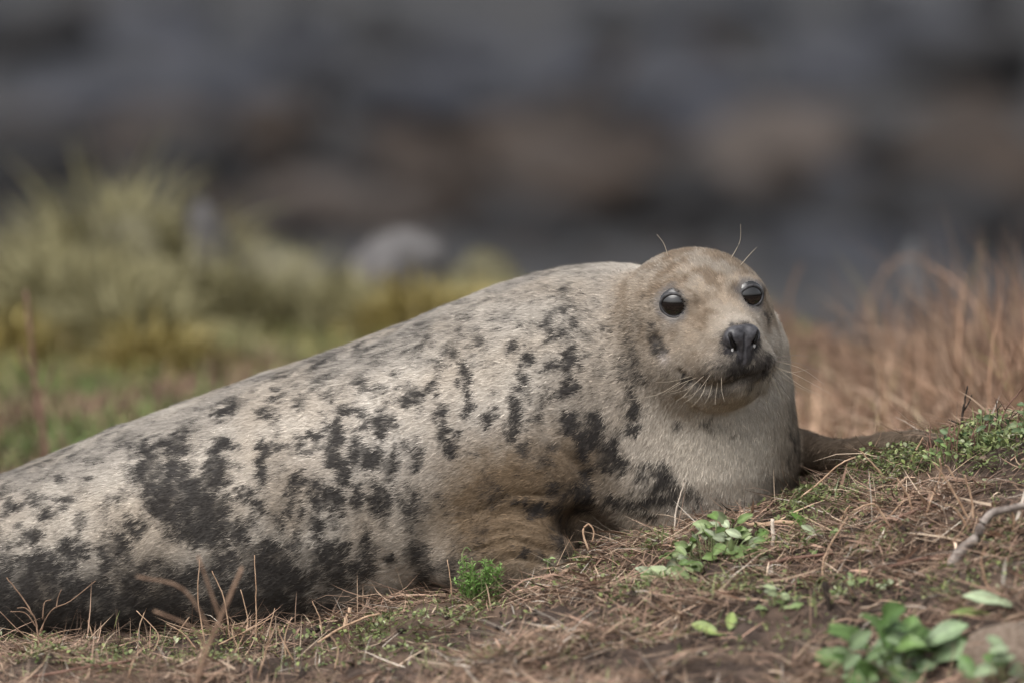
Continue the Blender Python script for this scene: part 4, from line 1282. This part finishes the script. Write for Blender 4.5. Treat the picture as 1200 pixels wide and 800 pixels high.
tw = random.Random(31)
for i in range(16):
    bx_ = tw.uniform(1092, 1204); by_ = 540 - (bx_ - 1085) * 0.28 + tw.uniform(-6, 10)
    hx = tw.uniform(-14, 14); hy = tw.uniform(16, 46)
    poly = [(bx_, by_), (bx_ + hx * 0.4 + tw.uniform(-3, 3), by_ - hy * 0.5), (bx_ + hx, by_ - hy)]
    br = [[(bx_ + hx * 0.4, by_ - hy * 0.5), (bx_ + hx * 0.4 + tw.choice((-1, 1)) * tw.uniform(5, 12), by_ - hy * 0.5 - tw.uniform(3, 12))],
          [(bx_ + hx * 0.7, by_ - hy * 0.72), (bx_ + hx * 0.7 + tw.choice((-1, 1)) * tw.uniform(4, 9), by_ - hy * 0.72 - tw.uniform(3, 9))]]
    stalk('dry_weed', poly, tw.uniform(0.0010, 0.0018), 0.0007, tw.choice(('darkwood', 'redwood', 'redwood', 'dullstalk')), 'small dark twiggy weed on the leafy crest of the mound', 'weed', 'twiggy weeds on the crest', branches=br)

# left: twiggy dead plant in front of the hindquarters, stalks along the flank
stalk('dead_plant', [(46, 764), (44, 740), (40, 722), (22, 694), (8, 676)], 0.0018, 0.0008, 'dullstalk', 'twiggy bare dead plant in front of the seal\'s dark rear flank', 'dead plant', dy=-0.05,
      branches=[[(44, 745), (60, 715), (82, 704), (112, 680)], [(43, 735), (30, 718), (12, 716)], [(50, 725), (52, 706), (60, 702)], [(40, 722), (30, 712), (20, 712)], [(66, 712), (68, 700), (72, 690)], [(44, 752), (24, 740), (0, 716)], [(46, 750), (70, 740), (96, 736)]])
G2 = 'dry stalks along the belly'
for poly in ([(300, 750), (300, 700), (298, 650)], [(205, 742), (225, 718), (252, 690), (278, 640)], [(160, 745), (165, 728), (172, 712)], [(315, 744), (318, 728), (322, 712)],
             [(335, 768), (334, 745), (342, 722)], [(302, 790), (312, 760), (320, 738)], [(110, 745), (104, 730), (100, 712)], [(256, 750), (290, 738), (320, 722)], [(378, 738), (374, 722), (366, 704)],
             [(280, 756), (272, 740), (275, 728)], [(392, 780), (396, 760), (388, 744)], [(530, 705), (528, 680), (524, 655)], [(150, 790), (158, 770), (175, 752)], [(345, 770), (330, 748), (326, 732)],
             [(232, 760), (215, 742), (195, 730)], [(88, 735), (78, 712), (70, 705)], [(180, 760), (185, 742), (160, 715)], [(275, 760), (290, 730), (282, 690)], [(240, 748), (232, 700), (234, 655)], [(270, 745), (262, 700), (248, 668)]):
    stalk('dry_stalk', poly, 0.0013, 0.0006, 'drystalk', 'thin dry tan stalk sticking up along the seal\'s dark belly', 'stalk', G2, dy=-0.03)
stalk('dead_leaf', [(404, 736), (406, 724), (411, 712)], 0.0040, 0.0030, 'drystalk', 'curled orange brown dead leaf standing beside the belly', 'dead leaf', dy=-0.02)
stalk('lying_twig', [(372, 748), (395, 738), (420, 726), (445, 718)], 0.0022, 0.0016, 'drystalk', 'tan twig lying along the belly beside the curled dead leaf', 'twig', dy=-0.02)
stalk('lying_twig', [(0, 794), (50, 790), (110, 780), (160, 772)], 0.0026, 0.002, 'redwood', 'reddish twig lying flat before the bare dead plant', 'twig', dy=-0.02)
# out-of-focus stalk close to the lens side of the bank
def near_stalk(pts3, r0, r1, mat, label, branches=()):
    o = empty('dry_stalk', pts3[0])
    stem_obj('stem', curve_pts(pts3, 5), r0, r1, mat, o)
    for b_ in branches: stem_obj('branch', curve_pts(b_, 4), r0 * 0.5, r1 * 0.6, mat, o, 5)
    return tag(o, label, 'stalk')
Yn = 11.05
f0 = P(222, 820, Yn); f0[2] = float(height(np.array([f0[0]]), np.array([f0[1]]))[0])
near_stalk([f0, P(236, 780, Yn), P(258, 725, Yn), P(284, 664, Yn)], 0.0042, 0.0028, 'dullstalk', 'blurred thick brown stalk leaning over the straw before the flank',
           [[P(243, 762, Yn), P(225, 735, Yn), P(180, 715, Yn)], [P(250, 745, Yn), P(215, 690, Yn), P(160, 675, Yn)], [P(258, 725, Yn), P(246, 690, Yn), P(232, 650, Yn)]])
stalk('curled_weed', [(690, 640), (683, 622), (690, 614), (696, 622), (694, 634)], 0.0018, 0.0012, 'drystalk', 'curled dry stem looping before the dark fold behind the flipper', 'stem', dy=-0.02, foot=(690, 652))

# stones
def rock_mesh(seed, rough=0.28, sub=4):
    b_ = bmesh.new(); bmesh.ops.create_icosphere(b_, subdivisions=sub, radius=1)
    A = np.array([v.co[:] for v in b_.verts])
    n = fbm(A * 1.3 + seed * 7.1, seed, 2) - 0.5
    n2 = fbm(A * 3.5 + seed * 3.3, seed + 5, 3) - 0.5
    B = A * (1 + rough * 1.8 * n + rough * 0.5 * n2)[:, None]
    # planes knocked off the stone
    rs = np.random.default_rng(seed)
    for _ in range(7):
        pl = unit(rs.standard_normal(3)); off = rs.uniform(0.62, 0.9)
        dd = B @ pl - off
        B = B - np.where(dd > 0, dd * 0.85, 0)[:, None] * pl
    for v, c in zip(b_.verts, B): v.co = c
    for f in b_.faces: f.smooth = True
    me = bpy.data.meshes.new('boulder'); b_.to_mesh(me); b_.free()
    return me
def place_rock(name, me, mat, loc, sc, rz=0.0):
    m2 = me.copy(); m2.materials.clear()
    o = link(name, m2, M[mat])
    o.location = loc; o.scale = sc; o.rotation_euler = (0, 0, rz)
    return o
g0 = ground_hit(1205, 790)
o = place_rock('stone', rock_mesh(3, 0.12), 'stone', g0 + np.array([0.0, 0.07, 0.0]), (0.088, 0.09, 0.075), 0.3)
tag(o, 'smooth earth brown stone beside the broad leaves', 'stone')

# mid-distance: stones, tussocks and a lone stem beyond the turf edge
M['pale_rock'] = mat_noise('pale_grey_rock', (0.075, 0.07, 0.07), (0.135, 0.128, 0.128), 2.5, 0.8, 0.3, (12, 0.6, 0.03))
M['lichen_rock'] = mat_noise('lichen_rock', (0.07, 0.066, 0.05), (0.19, 0.172, 0.10), 9.0, 0.85, 0.2, (12, 0.6, 0.03))
M['grey_rock'] = mat_noise('dark_grey_rock', (0.05, 0.05, 0.055), (0.12, 0.12, 0.125), 2.5, 0.8, 0.3, (12, 0.6, 0.03))
def mid_rock(px0, px1, ytop, Y, mat, label, seed, dep=0.7):
    x0, x1 = P(px0, 400, Y)[0], P(px1, 400, Y)[0]
    cx = (x0 + x1) / 2
    zt = P((px0 + px1) / 2, ytop, Y)[2]
    zg = float(height(np.array([cx]), np.array([Y]))[0])
    hz = max(0.06, (zt - zg + 0.08) / 1.75)
    o = place_rock('boulder', rock_mesh(seed, 0.2), mat, (cx, Y, zt - hz * 0.9), ((x1 - x0) / 2, (x1 - x0) / 2 * dep, hz), seed)
    return tag(o, label, 'boulder')
mid_rock(392, 540, 276, 18.6, 'pale_rock', 'rounded pale grey boulder beyond the turf behind the back', 12)
mid_rock(185, 305, 232, 18.3, 'pale_rock', 'pale topped boulder among the olive tussocks', 14, 0.5)
mid_rock(30, 240, 258, 18.3, 'lichen_rock', 'broad olive lichen covered boulder behind the tussocks', 15, 0.5)
mid_rock(86, 214, 214, 18.9, 'lichen_rock', 'peaked lichen covered stone rising above the broad olive boulder', 16)
mid_rock(1030, 1120, 302, 17.4, 'grey_rock', 'dark grey rounded boulder behind the reddish grass', 17)
mid_rock(235, 410, 286, 18.2, 'lichen_rock', 'low mossy boulder left of the pale rounded boulder', 18, 0.5)
mid_rock(520, 610, 296, 18.7, 'lichen_rock', 'low mossy boulder right of the pale rounded boulder', 19, 0.5)

def tussock(px, Y, h, spread, cols, w, label, n=1100):
    x0 = P(px, 400, Y)[0]
    g0 = np.array([x0, Y, float(height(np.array([x0]), np.array([Y]))[0])])
    q = np.sqrt(rng.random(n)) * spread; a = rng.uniform(0, 6.283, n)
    base = on_ground(g0[0] + np.cos(a) * q, g0[1] + np.sin(a) * q, -0.01)
    V, F, C = blades(base, a + rng.normal(0, 1.6, n), rng.uniform(0.7, 1.5, n), h * rng.uniform(0.35, 1.05, n) * (1.1 - 0.5 * q / spread), rng.uniform(0.007, 0.016, n), rng.normal(-1.3, 0.6, n), palette(n, cols, w, 0.15), nseg=4)
    me = new_mesh('tussock', V - g0, F, C)
    o = link('tussock', me, M['straw']); o.location = g0
    return tag(o, label, 'tussock')
OL = [(0.20, 0.18, 0.092), (0.27, 0.245, 0.135), (0.13, 0.118, 0.062)]
YE = [(0.27, 0.215, 0.07), (0.23, 0.185, 0.075), (0.30, 0.25, 0.10)]
tussock(85, 17.3, 0.34, 0.16, OL, [2, 2, 1], 'tall olive tussock before the leaning lichen boulder')
tussock(150, 17.0, 0.30, 0.13, OL, [2, 2, 1], 'olive tussock right of the tallest tussock')
tussock(215, 17.5, 0.32, 0.18, OL, [2, 2, 2], 'broad olive tussock under the pale topped boulder')
tussock(185, 16.4, 0.20, 0.12, YE, [2, 2, 1], 'short ochre yellow tussock in the middle of the olive ones')
tussock(300, 17.6, 0.24, 0.18, OL, [2, 2, 1], 'low olive tussock before the mossy boulder')
tussock(15, 16.9, 0.18, 0.14, YE, [2, 2, 1], 'ochre tussock beside the dark gap behind the lone red stem')
tussock(380, 17.6, 0.20, 0.16, OL, [2, 2, 1], 'small olive tussock left of the pale boulder')
tussock(500, 17.2, 0.22, 0.13, YE, [2, 2, 1], 'bright yellow tussock before the pale boulder')
tussock(565, 17.6, 0.20, 0.16, OL + YE[:1], [2, 2, 1, .6], 'low olive tussock right of the yellow one')
tussock(440, 17.4, 0.16, 0.14, OL, [2, 2, 1], 'short grey olive tussock below the pale boulder')
tussock(135, 18.4, 0.50, 0.20, OL, [2, 2, 1], 'tallest olive tussock growing round the peaked stone')
tussock(230, 18.5, 0.31, 0.20, OL, [2, 2, 1], 'olive tussock leaning on the pale topped boulder')
tussock(75, 18.0, 0.28, 0.18, OL, [2, 2, 1], 'wide olive tussock at the foot of the broad lichen boulder')
tussock(325, 18.3, 0.22, 0.22, OL, [2, 2, 1], 'shaggy olive tussock growing over the low mossy boulder')
tussock(250, 16.6, 0.16, 0.16, OL, [2, 3, 1], 'pale olive tussock right of the short ochre one')

Yr = 14.1
f0 = P(54, 545, Yr); f0[2] = float(height(np.array([f0[0]]), np.array([f0[1]]))[0])
o = empty('dead_weed', f0)
stem_obj('stem', curve_pts([f0, P(52, 520, Yr), P(42, 455, Yr), P(36, 395, Yr), P(30, 340, Yr)], 5), 0.0065, 0.003, 'redwood', o)
stem_obj('branch', curve_pts([P(44, 468, Yr), P(56, 448, Yr), P(64, 425, Yr)], 4), 0.003, 0.002, 'redwood', o, 5)
stem_obj('branch', curve_pts([P(40, 440, Yr), P(28, 425, Yr), P(22, 405, Yr)], 4), 0.003, 0.002, 'redwood', o, 5)
tag(o, 'lone reddish dead stem standing behind the seal\'s rear back', 'stem')
# arching blurred grasses on the right
G3 = 'arching dead stems before the grey boulder'
for i, (poly, Y) in enumerate((([(1015, 400), (1030, 330), (1060, 302), (1090, 312), (1110, 350)], 15.6), ([(930, 400), (925, 350), (938, 310)], 15.2), ([(925, 470), (950, 400), (985, 380)], 14.4),
                  ([(1040, 460), (1030, 400), (1010, 360)], 14.8), ([(1130, 440), (1120, 380), (1140, 330)], 14.8), ([(990, 480), (975, 430), (960, 410)], 14.2))):
    pts = [P(a, b_, Y) for a, b_ in poly]
    pts.insert(0, np.array([pts[0][0], Y, float(height(np.array([pts[0][0]]), np.array([Y]))[0]) - 0.01]))
    o = stem_obj('dead_grass_stalk', curve_pts(pts, 5), 0.0036, 0.002, 'dullstalk')
    tag(o, 'arching tan dead stem in the reddish grass before the grey boulder', 'stem', G3)

# ------------------------------------------------------------------ boulders on the shore
M['brown_boulder'] = mat_noise('weed_brown_boulder', (0.015, 0.0105, 0.008), (0.050, 0.036, 0.028), 0.9, 0.75, 0.3, (6, 0.8, 0.08))
M['slate_boulder'] = mat_noise('slate_boulder', (0.013, 0.014, 0.018), (0.038, 0.040, 0.051), 0.8, 0.65, 0.35, (6, 0.8, 0.08))
M['dark_boulder'] = mat_noise('dark_boulder', (0.005, 0.005, 0.006), (0.014, 0.013, 0.014), 0.9, 0.7, 0.3, (6, 0.8, 0.08))
M['tan_boulder'] = mat_noise('tan_boulder', (0.042, 0.034, 0.029), (0.078, 0.063, 0.055), 0.8, 0.8, 0.25, (6, 0.8, 0.08))
protos = [rock_mesh(50 + i, 0.26, 3) for i in range(6)]
bm_ = {}
for mname in ('brown_boulder', 'slate_boulder', 'dark_boulder', 'tan_boulder'):
    for i, me in enumerate(protos):
        m2 = me.copy(); m2.materials.append(M[mname]); bm_[(mname, i)] = m2
LB = {'brown_boulder': ('brown seaweed stained boulder on the blurred dark shore', 'brown boulders on the shore'),
      'slate_boulder': ('bluish slate grey boulder on the blurred dark shore', 'slate grey boulders on the shore'),
      'dark_boulder': ('nearly black wet boulder on the blurred dark shore', 'black wet boulders on the shore'),
      'tan_boulder': ('paler tan brown boulder on the blurred dark shore', 'tan boulders on the shore')}
def shore_rock(px, py, wpx, hpx, mname, Y=None):
    """a boulder whose foot stands on the shore; py is its middle"""
    d = pix_dir(px, py + hpx * 0.45)
    t = (-2.62 - CAM[2]) / d[2]
    Y = d[1] * t
    foot = CAM + d * t
    w = wpx * KPX * Y / 2; h = hpx * KPX * Y / 2
    i = random.randrange(6)
    o = bpy.data.objects.new('shore_boulder', bm_[(mname, i)])
    col.objects.link(o)
    o.location = (foot[0], Y + w * 0.5, -2.68 + h * 0.9)
    o.scale = (w * 1.15, w * random.uniform(0.8, 1.1), h * 1.15)
    o.rotation_euler = (random.uniform(-.35, .35), random.uniform(-.45, .45), random.uniform(-0.5, 0.5))
    lb, gp_ = LB[mname]
    tag(o, lb, 'boulder', gp_)
SH = [  # measured patches of the photograph
 (900, 185, 190, 90, 'tan_boulder'), (960, 165, 110, 70, 'tan_boulder'), (860, 215, 90, 60, 'tan_boulder'), (520, 225, 110, 60, 'brown_boulder'), (360, 235, 110, 60, 'tan_boulder'), (690, 230, 150, 70, 'brown_boulder'),
 (120, 120, 200, 70, 'slate_boulder'), (260, 105, 160, 60, 'slate_boulder'), (490, 110, 170, 60, 'slate_boulder'), (560, 60, 150, 40, 'slate_boulder'), (800, 110, 190, 80, 'slate_boulder'), (990, 75, 150, 60, 'slate_boulder'), (640, 90, 120, 60, 'slate_boulder'),
 (330, 60, 150, 50, 'slate_boulder'), (170, 45, 150, 40, 'slate_boulder'), (850, 15, 160, 30, 'slate_boulder'), (1080, 25, 160, 35, 'slate_boulder'), (460, 45, 110, 30, 'dark_boulder'), (520, 50, 110, 40, 'dark_boulder'), (40, 40, 140, 60, 'dark_boulder'),
 (720, 50, 150, 40, 'dark_boulder'), (1140, 85, 180, 70, 'dark_boulder'), (350, 100, 90, 50, 'dark_boulder'), (40, 200, 160, 90, 'dark_boulder'), (230, 190, 110, 70, 'dark_boulder'), (400, 200, 90, 60, 'dark_boulder'), (800, 230, 110, 70, 'dark_boulder'), (580, 170, 120, 60, 'brown_boulder'),
 (1020, 180, 80, 60, 'dark_boulder'), (1150, 190, 170, 80, 'brown_boulder'), (1100, 250, 180, 70, 'dark_boulder'), (620, 270, 130, 60, 'dark_boulder'), (300, 260, 120, 50, 'brown_boulder'), (460, 175, 110, 50, 'brown_boulder'), (100, 270, 200, 60, 'dark_boulder'), (1000, 255, 120, 60, 'dark_boulder'),
 (1090, 295, 90, 40, 'slate_boulder'), (990, 300, 150, 50, 'slate_boulder'), (700, 160, 120, 60, 'brown_boulder'), (950, 110, 90, 40, 'slate_boulder'), (180, 165, 140, 60, 'brown_boulder'), (640, 190, 120, 60, 'tan_boulder'), (450, 250, 110, 50, 'tan_boulder'), (1130, 150, 120, 50, 'brown_boulder'), (760, 180, 90, 50, 'brown_boulder'), (60, 160, 120, 50, 'brown_boulder'), (330, 150, 100, 50, 'brown_boulder')]
for px_, py_, w_, h_, k_ in SH: shore_rock(px_, py_, w_ * 1.12, h_ * 1.3, k_)
rs = random.Random(5)
for i in range(120):
    px = rs.uniform(-60, 1260); py = rs.uniform(-10, 330)
    kind = rs.choices(['slate_boulder', 'dark_boulder', 'brown_boulder', 'tan_boulder'], [2.4, 3, 1.2, 0.0] if py < 120 else [0.2, 2.2, 3.6, 0.8])[0]
    w_ = rs.uniform(28, 75)
    shore_rock(px, py, w_, w_ * rs.uniform(0.55, 0.95), kind)
